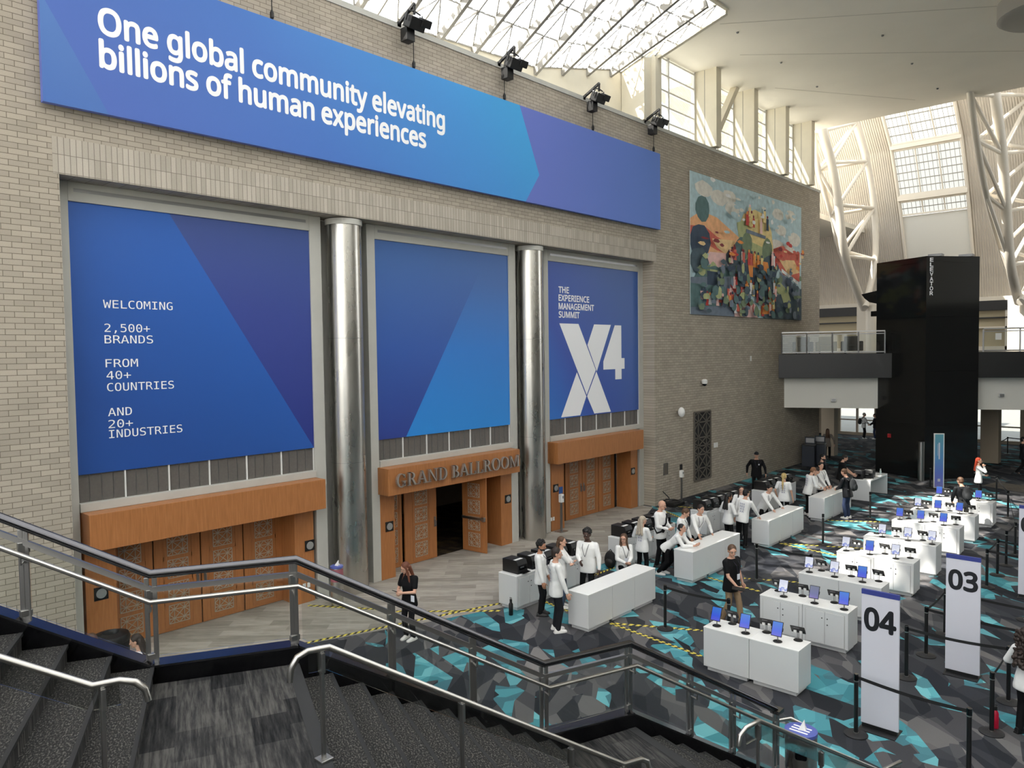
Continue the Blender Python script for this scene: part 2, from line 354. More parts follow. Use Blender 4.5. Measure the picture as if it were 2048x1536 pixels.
b = MB(); b.box(14, 90, -60, 54, -.3, -.02); struct(b.build('bounce_ground_beside', 'bounce_pavement'))  # unseen ground, added pale to bounce light into the hall
b = MB(); b.box(-26, 14, -60, -10, -.3, -.02); struct(b.build('bounce_ground_behind', 'bounce_pavement'))  # unseen pale ground behind the camera, added to throw light up at the ceiling
# ------------------------------------------------------------------ brick wall with the ballroom recess
b = MB()
b.box(-16.3, BX, -10, 4.6, 0, 14.36); b.box(-16.3, BX, 24.72, 41.42, 0, 14.36); b.box(-16.3, BX, 4.6, 24.72, 9.36, 14.36)
struct(b.build('wall_left', 'brick'))
b = MB(); b.box(BX-.1, BX+.008, 4.5, 24.9, 9.362, 10.03); struct(b.build('trim_1', 'soldier_brick'))
b = MB(); b.box(-16.4, BX+.03, -10, 41.45, 14.36, 14.5); struct(b.build('trim_2', 'frame_paint'))
# painted frames of the three bays
bays = [(4.88, 10.11), (12.04, 17.15), (19.05, 24.42)]
posts = [(4.6, 4.88), (10.11, 10.42), (11.78, 12.04), (17.15, 17.46), (18.82, 19.05), (24.42, 24.72)]
b = MB()
for y0, y1 in posts: b.box(-16.3, -15.89, y0, y1, 0, 9.36)
for y0, y1 in ((10.42, 11.78), (17.46, 18.82)): b.box(-16.5, -16.3, y0, y1, 0, 9.36)
for y0, y1 in bays:
    b.box(-16.3, -15.89, y0, y1, 8.99, 9.36); b.box(-16.3, -15.84, y0, y1, 3.02, 3.19); b.box(-16.3, -16.05, y0, y1, 3.19, 8.99)
struct(b.build('trim_3', 'frame_paint', bevel=.01))
b = MB()
for y0, y1 in bays: b.box(-15.9, -15.886, y0+.1, y1-.1, 9.17, 9.24)
struct(b.build('trim_4', 'grey_metal'))
b = MB()
b.box(-16.8, -16.58, .5, 5.2, 0, 9); b.box(-16.8, -16.58, 10.0, 11.9, 0, 9); b.box(-16.8, -16.58, 17.18, 19.1, 0, 9); b.box(-16.8, -16.58, 24.2, 24.72, 0, 9)
for y0, y1 in bays: b.box(-16.8, -16.58, y0, y1, 2.5, 9)
struct(b.build('wall_ballroom', 'wall_beige'))
b = MB(); b.box(14, 14.3, -10, 54, 0, 9); struct(b.build('unseen_wall_right', 'wall_dim'))  # unseen wall, added and kept dark to hold back side light
b = MB(); b.box(14, 14.3, -10, 46, 9, 18); struct(b.build('unseen_wall_right_upper', 'soffit_white'))  # unseen upper wall, made pale to brighten what the steel columns reflect
b = MB(); b.box(-16.4, 14.3, -10.3, -10, 0, 2.5); b.box(-16.4, 14.3, -10.3, -10, 16.5, 18)
for k in range(7): b.box(-16.4+k*4.9, -16.0+k*4.9, -10.3, -10, 2.5, 16.5)
struct(b.build('unseen_wall_front', 'wall_beige'))  # unseen wall behind the camera, added with wide openings to let light in
b = MB(); b.box(-22.2, -22, 8, 22, 0, 5); b.box(-22, -16.8, 8, 22, 4.8, 5); b.box(-22, -16.8, 21.8, 22, 0, 5); b.box(-22, -16.8, 8, 8.2, 0, 5)
struct(b.build('wall_room_inside', 'wall_beige'))
which = ['left', 'middle', 'right']
# louvred bands, canopies, jambs
for i, (y0, y1) in enumerate(bays):
    w = sgroup('window_%d' % (i+1), (-15.97, y0, 3.19))
    b = MB(); b.box(-16.04, -15.98, y0, y1, 3.19, 3.76); b.build('louvre_panel', 'louvre', w, world=True)
    n = 6; b = MB()
    for k in range(n+1):
        y = y0+(y1-y0)*k/n; b.box(-15.98, -15.945, max(y0, y-.012), min(y1, y+.012), 3.19, 3.76)
    b.build('mullion', 'white_plastic', w, world=True)
    b = MB()
    for k in range(n*4):
        if k % 4: y = y0+(y1-y0)*k/(n*4); b.box(-15.985, -15.972, y-.004, y+.004, 3.19, 3.76)
    b.build('glazing_bar', 'grey_metal', w, world=True)
can = [(4.9, 10.1), (11.98, 17.06), (18.92, 24.02)]
jam = [[(4.93, 5.5), (9.5, 10.02)], [(11.9, 12.52), (16.66, 17.18)], [(19.1, 19.78), (23.82, 24.28)]]
for i, (y0, y1) in enumerate(can):
    t = thing('door_canopy', 'orange wood door canopy box over the '+['left doors by the staircase', 'middle doors with metal lettering', 'right doors nearest the far brick wall'][i], 'canopy', (-15.9, (y0+y1)/2, 2.31), 0, 'wood canopies')
    b = MB(); b.box(-16.0, -15.45, y0, y1, 2.31, 3.02); b.build('canopy_box', 'wood', t, bevel=.008, world=True)
    j = sgroup('trim_%d' % (5+i), (-16, y0, 0)); b = MB()
    for q, (a, c) in enumerate(jam[i]): b.box(-16.56, -15.9, a, c, 0, 2.305)
    b.box(-16.56, -16.02, jam[i][0][1], jam[i][1][0], 2.306, 2.5)
    b.build('wood_jamb', 'wood', j, bevel=.006, world=True)
# doors
def grille_mesh(w, h):
    b = MB(); r = .0065; P = lambda u, v: (0, u*w, v*h)
    seg = [((-.5,-.5),(.5,-.5)),((.5,-.5),(.5,.5)),((.5,.5),(-.5,.5)),((-.5,.5),(-.5,-.5)),((-.25,-.5),(-.25,.5)),((.25,-.5),(.25,.5)),
           ((-.5,-.25),(.5,-.25)),((-.5,.25),(.5,.25)),((-.5,-.5),(.5,.5)),((-.5,.5),(.5,-.5)),((0,-.5),(.5,0)),((.5,0),(0,.5)),((0,.5),(-.5,0)),((-.5,0),(0,-.5))]
    for a, c in seg: b.bar(P(*a), P(*c), r*2, r*2, (1, 0, 0))
    return b
mat('grille_line', (188, 178, 162), .4, .3)
door_no = [0]
def door(yc, w, x=-16.5, rz=0., bar=False, handle=0, hgt=2.3):
    """a leaf hinged at its own origin side; faces +X when rz = 0"""
    door_no[0] += 1
    d = sgroup('door_%d' % door_no[0], (x, yc, 0)); d.rotation_euler = (0, 0, rz)
    b = MB(); b.box(-.045, 0, -w/2, w/2, .01, hgt); b.build('leaf', 'wood', d, bevel=.005)
    s = min(.44, w*.5)
    for zc in (.37, .87, 1.37, 1.87):
        b = MB(); f = s/2+.09
        for a, e in (((-f, zc-f*.95), (f, zc-f*.95)), ((f, zc-f*.95), (f, zc+f*.95)), ((f, zc+f*.95), (-f, zc+f*.95)), ((-f, zc+f*.95), (-f, zc-f*.95))):
            b.bar((.001, a[0], a[1]), (.001, e[0], e[1]), .012, .012, (1, 0, 0))
        b.build('panel_moulding', 'wood', d)
        g = grille_mesh(s, .40).build('grille', 'grille_line', d); g.location = (.008, 0, zc)
    if bar:
        b = MB(); b.box(.03, .075, -w/2+.03, w/2-.03, 1.0, 1.07); b.box(0, .09, w/2-.12, w/2-.02, .97, 1.1); b.box(0, .06, -w/2+.02, -w/2+.08, .99, 1.08); b.build('push_bar', 'steel', d, bevel=.008)
    if handle:
        y = handle*(w/2-.07); b = MB(); b.box(0, .012, y-.03, y+.03, .92, 1.22); b.tube([(.01, y, 1.12), (.06, y, 1.1), (.06, y, .96), (.01, y, .94)], .011, 8); b.build('handle', 'grey_metal', d)
    return d
ed = [5.5]+[W(x, 1200, -16.5).y for x in (309.5, 404.5, 490, 569)]
for i in range(4): door((ed[i]+ed[i+1])/2, ed[i+1]-ed[i]-.03, handle=(0, 1, -1, 0)[i])
door(12.9, .72, -16.52); door(13.94, 1.2, -16.5, handle=1)
door(15.66, .93, -16.04, math.radians(-84), bar=True).location = (-16.07, 15.66, 0)
door(16.15, .9, -16.53)
ed = [W(x, 1000, -16.5).y for x in (1130.8, 1164.8, 1197.4, 1229.4)]
door(20.1, .6, -16.53)
for i in range(3): door((ed[i]+ed[i+1])/2, ed[i+1]-ed[i]-.03, handle=(1, -1, 0)[i])
b = MB()
for y in (5.49, 6.9, 9.45): b.box(-16.56, -16.53, y-.05, y+.05, 0, 2.3)
b.box(-16.57, -16.55, 5.5, 9.5, 0, 2.3); b.box(-16.57, -16.55, 19.8, 23.8, 0, 2.3); struct(b.build('trim_9', 'shadow_gap'))
# round room plaques on the jambs
for px, py, lab in ((202.5, 1186.8, 'left of the left ballroom doors'), (619.5, 1090.8, 'between the left doors and the first steel column'), (779, 1052.8, 'left of the open middle doors'),
                    (1016, 997.8, 'right of the open middle doors'), (1111.8, 976.3, 'left of the right doors behind a sanitizer'), (1266, 942.3, 'at the far right of the right doors')):
    p = W(px, py, -15.89); t = thing('room_plaque', 'black square plaque with a steel disc '+lab, 'plaque', (-15.9, p.y, p.z), 0, 'room plaques')
    b = MB(); b.box(0, .018, -.13, .13, -.13, .13); b.build('back_plate', 'black', t, bevel=.004)
    b = MB(); n = 28
    vs = [(.018+h, .095*math.cos(2*PI*q/n), .095*math.sin(2*PI*q/n)) for h in (0, .012) for q in range(n)]
    b.add(vs, [tuple(range(n, 2*n))]+[(q, (q+1) % n, n+(q+1) % n, n+q) for q in range(n)]); b.build('disc', 'plate', t)
# steel columns
for i, (x, y, r) in enumerate(((-15.87, 11.07, .43), (-15.87, 18.1, .42))):
    t = thing('steel_column', 'round brushed steel column between the '+('left and middle' if i == 0 else 'middle and right')+' blue panels', 'column', (x, y, 0), 0, 'steel columns')
    b = MB(); b.lathe([(r, 0), (r, 9.22)], 48); b.build('shaft', 'column_steel', t, smooth=True)
    b = MB(); b.lathe([(r+.03, 9.2), (r+.03, 9.34)], 48); b.build('collar', 'frame_paint', t, smooth=True)
    b = MB()
    for z in (3.3, 6.4): b.lathe([(r+.0015, z), (r+.0015, z+.012)], 48)
    a = .75; b.box(r*math.cos(a)-.004, r*math.cos(a)+.005, r*math.sin(a)-.004, r*math.sin(a)+.005, 0, 9.2); b.build('seam', 'dark_steel', t)
# ------------------------------------------------------------------ printed panels
grad('blue_a', [(0, (34, 77, 152)), (.45, (40, 102, 193)), (1, (58, 109, 177))], 0, .05, .07, -.62)
grad('blue_a2', [(0, (40, 53, 132)), (.5, (54, 70, 146)), (1, (63, 88, 148))], 0, .02, .17, -.85)
grad('blue_b', [(0, (42, 64, 146)), (.5, (48, 88, 168)), (1, (64, 104, 168))], 0, .0, .21, -.79)
grad('blue_b2', [(0, (40, 137, 220)), (.5, (46, 122, 206)), (.9, (64, 106, 172)), (1, (64, 104, 168))], 0, .0, .21, -.79)
grad('blue_c', [(0, (40, 116, 206)), (.35, (49, 81, 172)), (1, (60, 97, 166))], 0, .14, .1, -3.05)
grad('banner_a', [(0, (74, 101, 180)), (.35, (67, 115, 194)), (.7, (65, 144, 214)), (1, (62, 170, 228))], 0, .06, .06, -.92, .6)
grad('banner_b', [(0, (67, 108, 180)), (1, (87, 130, 192))], 0, .1, .3, -3.6, .6)
grad('banner_c', [(0, (100, 116, 196)), (1, (90, 126, 206))], 0, .14, 0, -2.4, .6)
PX = -15.93
P3 = lambda pts, x=PX: [(x, y, z) for y, z in pts]
desc = ['tall blue banner panel welcoming brands and industries, left of the first steel column', 'tall blue banner panel with a light triangle and no lettering, between the steel columns', 'tall blue summit banner panel with a big white X4, right of the second column']
for i, (y0, y1) in enumerate(bays):
    t = thing('tall_banner', desc[i], 'banner', (PX, (y0+y1)/2, 3.73), 0, 'tall blue banner panels')
    b = MB(); zb = 3.74
    if i == 0:
        b.m = 0; b.ngon(P3([(y0, zb), (y1, zb), (6.79, 8.99), (y0, 8.99)])); b.m = 1; b.ngon(P3([(y1, zb), (y1, 8.99), (6.79, 8.99)])); ms = ['blue_a', 'blue_a2']
    elif i == 1:
        b.m = 0; b.ngon(P3([(y0, zb), (12.99, zb), (16.28, 8.99), (y0, 8.99)])); b.m = 1; b.ngon(P3([(12.99, zb), (y1, zb), (y1, 8.99), (16.28, 8.99)])); ms = ['blue_b', 'blue_b2']
    else:
        b.m = 0; b.ngon(P3([(y0, zb), (y1, zb), (y1, 8.99), (y0, 8.99)])); ms = ['blue_c']
    b.build('print', ms, t, world=True)
    b = MB(); b.box(PX-.05, PX-.002, y0, y1, zb, 8.99); b.build('backing', 'frame_paint', t, world=True)
    x = PX+.006
    if i == 0:
        rows = [('WELCOMING', 607, 206, 345, 9), ('2,500+', 655, 209, 300, 6), ('BRANDS', 678, 209, 306, 6), ('FROM', 726, 211, 276, 4), ('40+', 750, 213, 262, 3), ('COUNTRIES', 774, 214, 348, 9), ('AND', 824, 216, 264, 3), ('20+', 848, 217, 266, 3), ('INDUSTRIES', 868, 218, 365, 10)]
        for body, py, xa, xb, n in rows:
            za = W(xa, py, x); yb = W(xb, py, x).y
            b = MB(); letters(b, body, (x, za.y, za.z-.085), YX, ZX, .175, yb-za.y, 0., font=MONO); b.build('lettering', 'letter_white', t, world=True)
    if i == 2:
        for body, za, yb in (('THE', 7.98, 20.18), ('EXPERIENCE', 7.71, 21.32), ('MANAGEMENT', 7.43, 21.6), ('SUMMIT', 7.15, 20.76)):
            b = MB(); letters(b, body, (x, 19.63, za), YX, ZX, .2, yb-19.63, .025); b.build('lettering', 'letter_white', t, world=True)
        for poly in ([(19.65, 6.95), (20.70, 6.95), (21.68, 5.33), (21.13, 4.47)], [(21.6, 6.95), (22.63, 6.95), (21.74, 5.28), (21.2, 6.22)],
                     [(21.15, 4.42), (21.71, 5.28), (22.59, 3.78), (21.57, 3.78)], [(20.58, 5.28), (21.11, 4.42), (20.75, 3.78), (19.69, 3.78)],
                     [(22.87, 6.94), (23.29, 6.94), (23.29, 5.73), (23.49, 5.73), (23.49, 5.33), (23.29, 5.33), (23.29, 4.95), (22.88, 4.95), (22.88, 5.33), (22.14, 5.33), (22.14, 5.62)]):
            b = MB(); b.ngon(P3(poly, x)); b.build('logo_shape', 'letter_white', t, world=True)
# long banner
t = thing('long_banner', 'long blue banner hung high along the brick wall with one global community slogan', 'banner', (-15.3, 14.6, 10.55))
y0, y1, z0, z1, x = 4.33, 24.88, 10.56, 13.39, -15.2
b = MB(); b.box(-15.32, x, y0, y1, z0, z1); b.build('panel', 'banner_c', t, world=True)
b = MB(); q = x+.004
b.m = 0; b.ngon(P3([(4.33, z0), (5.42, z0), (4.33, 12.5)], q)); b.m = 1; b.ngon(P3([(5.42, z0), (17.2, z0), (17.85, 11.46), (16.98, z1), (4.33, z1), (4.33, 12.5)], q)); b.m = 2; b.ngon(P3([(17.2, z0), (y1, z0), (y1, z1), (16.98, z1), (17.85, 11.46)], q))
b.build('print', ['banner_b', 'banner_a', 'banner_c'], t, world=True)
q = x+.008
for body, p0, p1, capz in (('One global community elevating', (216, 68), (887, 240), None), ('billions of human experiences', (199, 131), (849, 298), None)):
    a = W(*p0, q); e = W(*p1, q); cap = .74 if body[0] == 'O' else .74
    b = MB(); letters(b, body, (q, 5.30, 12.04 if body[0] == 'O' else 11.42), YX, ZX, .465, (13.92 if body[0] == 'O' else 13.24)-5.30, .03); b.build('lettering', 'letter_white', t, world=True)
for y in (8.9, 12.95, 16.4, 20.75, 24.55):
    b = MB(); b.tube([(-15.27, y, 13.38), (-15.27, y, 14.42)], .012, 6); b.lathe([(.01, 13.38), (.045, 13.46), (.045, 13.56), (.01, 13.64)], 8, (-15.27, y, 0)); b.build('hanging_cable', 'black', t, world=True)
# ------------------------------------------------------------------ raised lettering over the middle doors
def serif(ch):
    """list of polygons in a cap-height-1 box, and the advance"""
    R = lambda x0, x1, y0, y1: [(x0, y0), (x1, y0), (x1, y1), (x0, y1)]
    stem = lambda x, w=.15: [R(x, x+w, 0, 1), R(x-.08, x+w+.08, 0, .045), R(x-.08, x+w+.08, .955, 1)]
    def arc(cx, cy, rx, ry, a0, a1, t=.15, th=.05, n=16):
        P = []
        for k in range(n):
            u0 = math.radians(a0+(a1-a0)*k/n); u1 = math.radians(a0+(a1-a0)*(k+1)/n)
            P.append([(cx+rx*math.cos(u0), cy+ry*math.sin(u0)), (cx+rx*math.cos(u1), cy+ry*math.sin(u1)), (cx+(rx-t)*math.cos(u1), cy+(ry-th)*math.sin(u1)), (cx+(rx-t)*math.cos(u0), cy+(ry-th)*math.sin(u0))])
        return P
    if ch == 'G': return arc(.42, .5, .42, .52, 42, 330)+[R(.62, .77, .06, .42), R(.52, .85, .4, .445), R(.7, .74, .68, .95)], .95
    if ch == 'R': return stem(.1)+arc(.36, .74, .3, .26, -92, 92)+[R(.2, .38, .955, 1), R(.2, .38, .48, .53), [(.36, .5), (.5, .5), (.82, 0), (.64, 0)], R(.6, .92, 0, .045)], .92
    if ch == 'A': return [[(.02, 0), (.09, 0), (.42, .86), (.38, 1), (.40, 1)], [(.36, 1), (.48, 1), (.86, 0), (.68, 0)], R(.2, .66, .32, .37), R(-.06, .2, 0, .045), R(.58, .95, 0, .045)], .95
    if ch == 'N': return [R(.1, .16, 0, 1), R(.76, .82, 0, 1), [(.06, 1), (.22, 1), (.82, 0), (.72, 0)], R(0, .28, 0, .045), R(.64, .94, .955, 1), R(0, .2, .955, 1)], 1.0
    if ch == 'D': return stem(.1)+arc(.36, .5, .46, .5, -92, 92)+[R(.2, .4, .955, 1), R(.2, .4, 0, .045)], .95
    if ch == 'B': return stem(.1)+arc(.34, .75, .28, .25, -92, 92)+arc(.36, .26, .34, .26, -92, 92)+[R(.2, .38, .955, 1), R(.2, .38, .48, .53), R(.2, .38, 0, .045)], .82
    if ch == 'L': return stem(.1)+[R(.2, .66, 0, .045), R(.62, .67, 0, .26)], .76
    if ch == 'O': return arc(.45, .5, .45, .52, 0, 360, n=28), 1.0
    if ch == 'M': return [R(.1, .16, 0, 1), R(.92, 1.07, 0, 1), [(.08, 1), (.2, 1), (.6, .12), (.52, 0)], [(.52, 0), (.57, 0), (.96, 1), (.9, 1)], R(0, .27, 0, .045), R(.84, 1.15, 0, .045), R(0, .2, .955, 1), R(.9, 1.15, .955, 1)], 1.25
    return [], .35
a = W(793, 975.8, -15.36); e = W(1040, 933, -15.36); cap = W(793.8, 949, -15.36).z-a.z; mat('sign_steel', (188, 184, 178), .35, .85)
word = 'GRAND BALLROOM'; kx = (e.y-a.y)/sum(serif(ch)[1]*1.02 for ch in word)
t = thing('ballroom_sign', 'raised metal letters reading GRAND BALLROOM on the middle wood canopy', 'sign', (-15.45, (a.y+e.y)/2, a.z)); y = 0.
for ch in word:
    ps, adv = serif(ch); b = MB()
    for p in ps: b.prism([(-15.40, a.y+(u+y)*kx, a.z+v*cap) for u, v in p], (1, 0, 0), .07)
    if ps: b.box(-15.45, -15.40, a.y+(y+adv*.4)*kx-.01, a.y+(y+adv*.4)*kx+.01, a.z+.05*cap, a.z+.2*cap); b.build('letter', 'sign_steel', t, world=True)
    y += adv*1.02
# ------------------------------------------------------------------ mural: flat painted shapes
t = thing('mural', 'large colourful painted mural high on the brick wall right of the long banner', 'mural', (BX+.02, 33.07, 7.45))
MY0, MY1, MZ0, MZ1 = 27.38, 38.77, 7.45, 13.23; mx = BX+.045
cols = {'sky': (181, 206, 213), 'cloud': (222, 219, 210), 'hill': (238, 181, 134), 'rust': (210, 106, 91), 'peach': (238, 204, 152), 'green': (120, 138, 111), 'deep': (77, 95, 106), 'teal': (91, 120, 122), 'sage': (181, 188, 138), 'sand': (233, 210, 147),
        'red': (201, 70, 66), 'pink': (238, 197, 192), 'maroon': (136, 52, 61), 'white': (238, 238, 238), 'orange': (238, 152, 79), 'slate': (115, 127, 143), 'navy': (61, 77, 97)}
names = list(cols)
for n_ in names: mat('mural_'+n_, cols[n_], .8, noise=.12, nscale=4)
b = MB(); lay = [0]
def mp(u, v): return (mx+lay[0]*.0006, MY0+(MY1-MY0)*u, MZ1-(MZ1-MZ0)*v)
def patch(c, pts): lay[0] += 1; b.m = names.index(c); b.ngon([mp(u, v) for u, v in pts][::-1])
def blob(c, u, v, ru, rv, n=11, j=.12): patch(c, [(min(1, max(0, u+ru*(1+random.uniform(-j, j))*math.cos(2*PI*k/n))), min(1, max(0, v+rv*(1+random.uniform(-j, j))*math.sin(2*PI*k/n)))) for k in range(n)])
patch('sky', [(0, 0), (1, 0), (1, 1), (0, 1)])
for u, v, r in ((.1, .1, .07), (.22, .13, .07), (.3, .1, .06), (.32, .18, .06), (.75, .12, .06), (.88, .1, .06), (.78, .25, .06), (.92, .3, .07), (.85, .42, .08), (.74, .38, .06), (.95, .45, .06)): blob('cloud', u, v, r, r*.8)
patch('hill', [(0, .33), (.08, .26), (.2, .28), (.3, .34), (.4, .4), (.42, .55), (.2, .58), (0, .5)]); patch('rust', [(0, .38), (.1, .36), (.2, .42), (.32, .46), (.36, .54), (.2, .52), (.1, .48), (0, .44)])
patch('peach', [(.16, .44), (.34, .42), (.4, .5), (.3, .55), (.2, .5)]); patch('pink', [(.14, .54), (.38, .52), (.4, .6), (.24, .66), (.12, .62)])
patch('rust', [(.7, .42), (.78, .38), (.9, .42), (.98, .4), (.98, .66), (.8, .62), (.7, .5)]); patch('peach', [(.76, .5), (.92, .48), (.98, .58), (.86, .62)])
patch('sand', [(.42, .2), (.52, .14), (.62, .16), (.68, .28), (.7, .44), (.56, .5), (.42, .46), (.38, .3)]); patch('sage', [(.36, .28), (.44, .24), (.48, .4), (.66, .44), (.68, .54), (.4, .56), (.38, .4)])
for c, u, v, ru, rv in (('teal', .09, .24, .055, .09), ('navy', .07, .48, .08, .12), ('deep', .06, .62, .07, .1), ('deep', .33, .56, .06, .09), ('teal', .4, .48, .06, .1), ('green', .45, .42, .05, .09), ('green', .64, .45, .05, .1), ('deep', .66, .6, .08, .12), ('deep', .5, .66, .16, .14), ('navy', .42, .72, .12, .12), ('teal', .3, .72, .12, .1), ('deep', .62, .76, .12, .12),
                        ('teal', .12, .72, .09, .06), ('green', .16, .68, .06, .05), ('sage', .17, .66, .03, .05), ('sage', .08, .68, .03, .04), ('green', .78, .72, .08, .08), ('sage', .78, .74, .05, .06)): blob(c, u, v, ru, rv)
patch('slate', [(0, .74), (.3, .7), (.34, 1), (0, 1)]); patch('teal', [(0, .78), (.26, .78), (.3, .92), (0, .95)]); patch('deep', [(.6, .84), (1, .72), (1, 1), (.6, 1)]); patch('slate', [(.76, .6), (.98, .72), (.98, .86), (.78, .7)])
patch('white', [(.78, .57), (.96, .66), (.96, .69), (.78, .6)]); patch('navy', [(.12, .68), (.25, .68), (.25, .78), (.12, .78)]); patch('teal', [(.1, .665), (.26, .665), (.18, .635)]); patch('pink', [(.3, .78), (.42, .82), (.55, .92), (.55, 1), (.34, 1)])
patch('red', [(.3, .76), (.42, .8), (.5, .88), (.48, .92), (.36, .86)]); patch('orange', [(.45, .54), (.64, .54), (.65, .58), (.62, .68), (.6, .68), (.6, .6), (.5, .6), (.5, .68), (.47, .68)]); patch('slate', [(.44, .31), (.62, .33), (.62, .355), (.44, .34)])
patch('sage', [(.77, .78), (.85, .76), (.88, .84), (.8, .86)]); patch('orange', [(.58, .9), (.7, .88), (.71, .96), (.57, .97)])
for k in range(74):                                                   # little standing figures
    u = random.uniform(.28, .74); v = random.uniform(.72, .95) if k % 3 else random.uniform(.5, .57)
    if k < 8: u, v = (.08, .12, .16, .2, .22, .14, .1, .24)[k], .86+.03*(k % 2)
    if k > 64: u, v = random.uniform(.43, .65), random.uniform(.16, .3)
    h = random.uniform(.03, .05); w = .012; c = random.choice(['red', 'maroon', 'rust', 'white', 'navy', 'orange', 'sand', 'pink', 'red'])
    patch(c, [(u-w, v-h), (u+w, v-h), (u+w*.8, v), (u+w*1.1, v+h), (u-w*1.1, v+h), (u-w*.8, v)]); blob(random.choice(['maroon', 'orange', 'pink', 'navy']), u, v-h-.012, .008, .013, 7, 0)
for k in range(150): blob(random.choice(['green', 'deep', 'teal', 'sage', 'navy', 'slate']), random.uniform(.02, .98), .58+.4*random.random(), random.uniform(.008, .028), random.uniform(.012, .04), 8, .25)
for k in range(60): blob(random.choice(['cloud', 'white', 'sky']), random.uniform(.05, .97), random.uniform(.04, .4)*(1 if k % 2 else .6), random.uniform(.01, .03), random.uniform(.008, .02), 9, .2) if k < 30 else None
for k in range(26): blob(random.choice(['red', 'rust', 'orange', 'peach', 'maroon']), random.choice([random.uniform(.02, .36), random.uniform(.7, .97)]), random.uniform(.36, .6), random.uniform(.012, .03), random.uniform(.008, .02), 6, .3)
b.build('painting', ['mural_'+n_ for n_ in names], t, world=True)
b = MB(); b.box(BX+.025, BX+.044, MY0, MY1, MZ0, MZ1); b.build('panel', 'white_plastic', t, world=True)
# ------------------------------------------------------------------ roof: skylight, clerestory, ceiling
XS, XE = -16.3, -12.4
def interp(x, P):
    for (a, fa), (c, fc) in zip(P, P[1:]):
        if x <= c: return fa+(fc-fa)*(x-a)/(c-a)
    return P[-1][1]
zs = lambda y: interp(y, [(8, 14.7), (13, 14.95), (16.5, 15.15), (19, 15.32), (21.8, 16.02), (23.4, 16.4), (24.7, 16.55)])
ze = lambda y: interp(y, [(8, 17.3), (16, 17.45), (24.7, 17.72)])
by = [19-1.43*k for k in range(7, 0, -1)]+[19+1.43*k for k in range(4)]
by = [y for y in by if y > 8]
ys = [8.2]+by+[24.6]
sk = sgroup('window_4', (XS, 16, 15))
b = MB()
for a, c in zip(ys, ys[1:]): b.ngon([(XS, a, zs(a)), (XE, a, ze(a)), (XE, c, ze(c)), (XS, c, zs(c))])
b.build('skylight_glass', 'frit_glass', sk, world=True)
for y in by:
    b = MB(); b.bar((XS-.05, y, zs(y)-.14), (XE, y, ze(y)-.14), .11, .27); b.build('roof_beam', 'beam_paint', sk, world=True)
b = MB()
for a, c in zip(ys, ys[1:]):
    L = lambda f, y: Vector((XS+(XE-XS)*f, y, zs(y)+(ze(y)-zs(y))*f+.02))
    m = (a+c)/2; b.bar(L(0, m), L(1, m), .04, .05)
    for k in range(4):
        b.bar(L(k/4, a), L((k+1)/4, m), .03, .04); b.bar(L((k+1)/4, m), L(k/4, c), .03, .04); b.bar(L(k/4, a), L(k/4, c), .03, .04)
b.build('lattice', 'beam_paint', sk, world=True)
# cream wall over the brick, and the gable over the end of the skylight
b = MB()
b.prism([(-16.32, -10, 14.5), (-16.32, 8.2, 14.5), (-16.32, 8.2, 17.6), (-16.32, -10, 17.6)], (-1, 0, 0), .2)
for a, c in zip(ys, ys[1:]+[25.1]):
    z = lambda y: zs(y)+.02
    b.prism([(-16.32, a, 14.5), (-16.32, c, 14.5), (-16.32, c, z(c)), (-16.32, a, z(a))], (-1, 0, 0), .2)
b.prism([(-16.5, 24.62, zs(24.6)-.1), (XE, 24.62, ze(24.6)-.1), (XE, 24.62, 18.1), (-16.5, 24.62, 18.1)], (0, 1, 0), .15)
b.prism([(-16.5, 8.2, zs(8.2)-.05), (XE, 8.2, ze(8.2)-.05), (XE, 8.2, 17.8), (-16.5, 8.2, 17.8)], (0, -1, 0), .15)
b.prism([(XE, 8, ze(8)), (XE, 24.62, ze(24.6)), (XE, 24.62, 18.05), (XE, 8, 18.05)], (1, 0, 0), .12)
struct(b.build('wall_upper', 'cream'))
b = MB(); b.box(-16.5, 14, 24.66, 41.42, 17.75, 18.1); b.box(XE, 14, 19, 24.66, 17.75, 18.1); b.box(-16.5, XE, -10, 8.2, 17.3, 17.8)
struct(b.build('ceiling', 'ceiling_paint'))
b = MB(); b.box(-45, -16.9, 8, 60, 13.7, 14.0); struct(b.build('bounce_roof', 'roof_white'))  # added white roof, bounces sun through the clerestory onto the ceiling
b = MB()
for p0, p1 in (((1440, 48), (2000, 12)), ((1480, 110), (2048, 102)), ((1550, 176), (1830, 200))):
    a = F(*p0, 17.748); c = F(*p1, 17.748); b.bar((a.x, a.y, 17.748), (c.x, c.y, 17.748), .035, .006)
struct(b.build('ceiling_joint', 'joint_paint'))
a = F(2095, 15, 17.4); b = MB(); b.lathe([(1.3, 17.1), (1.45, 17.2), (1.45, 17.75)], 32, (a.x, a.y, 0)); struct(b.build('ceiling_drum', 'beam_paint', smooth=True))
for px, py in ((1475, 66), (1562, 126), (1634, 174), (1765, 72), (1824, 128), (1875, 178)):
    p = F(px, py, 17.72); b = MB(); b.lathe([(.03, 17.70), (.05, 17.72), (.05, 17.749)], 12, (p.x, p.y, 0))
    tag(b.build('sprinkler', 'grey_metal', smooth=True), 'small round sprinkler head in the pale ceiling', 'sprinkler', 'ceiling sprinklers')
w = sgroup('window_11', (0, 5, 17.8)); b = MB(); b.box(XE, 14, -10, 19, 17.8, 17.83); b.build('fill_roof_glass', 'fill_roof_glass', w, world=True)  # unseen glass roof, added for more light from above
b = MB()
for k in range(1, 12): b.box(XE, 14, -10+2.42*k-.05, -10+2.42*k+.05, 17.6, 17.79)
b.build('fill_roof_bar', 'beam_paint', w, world=True)
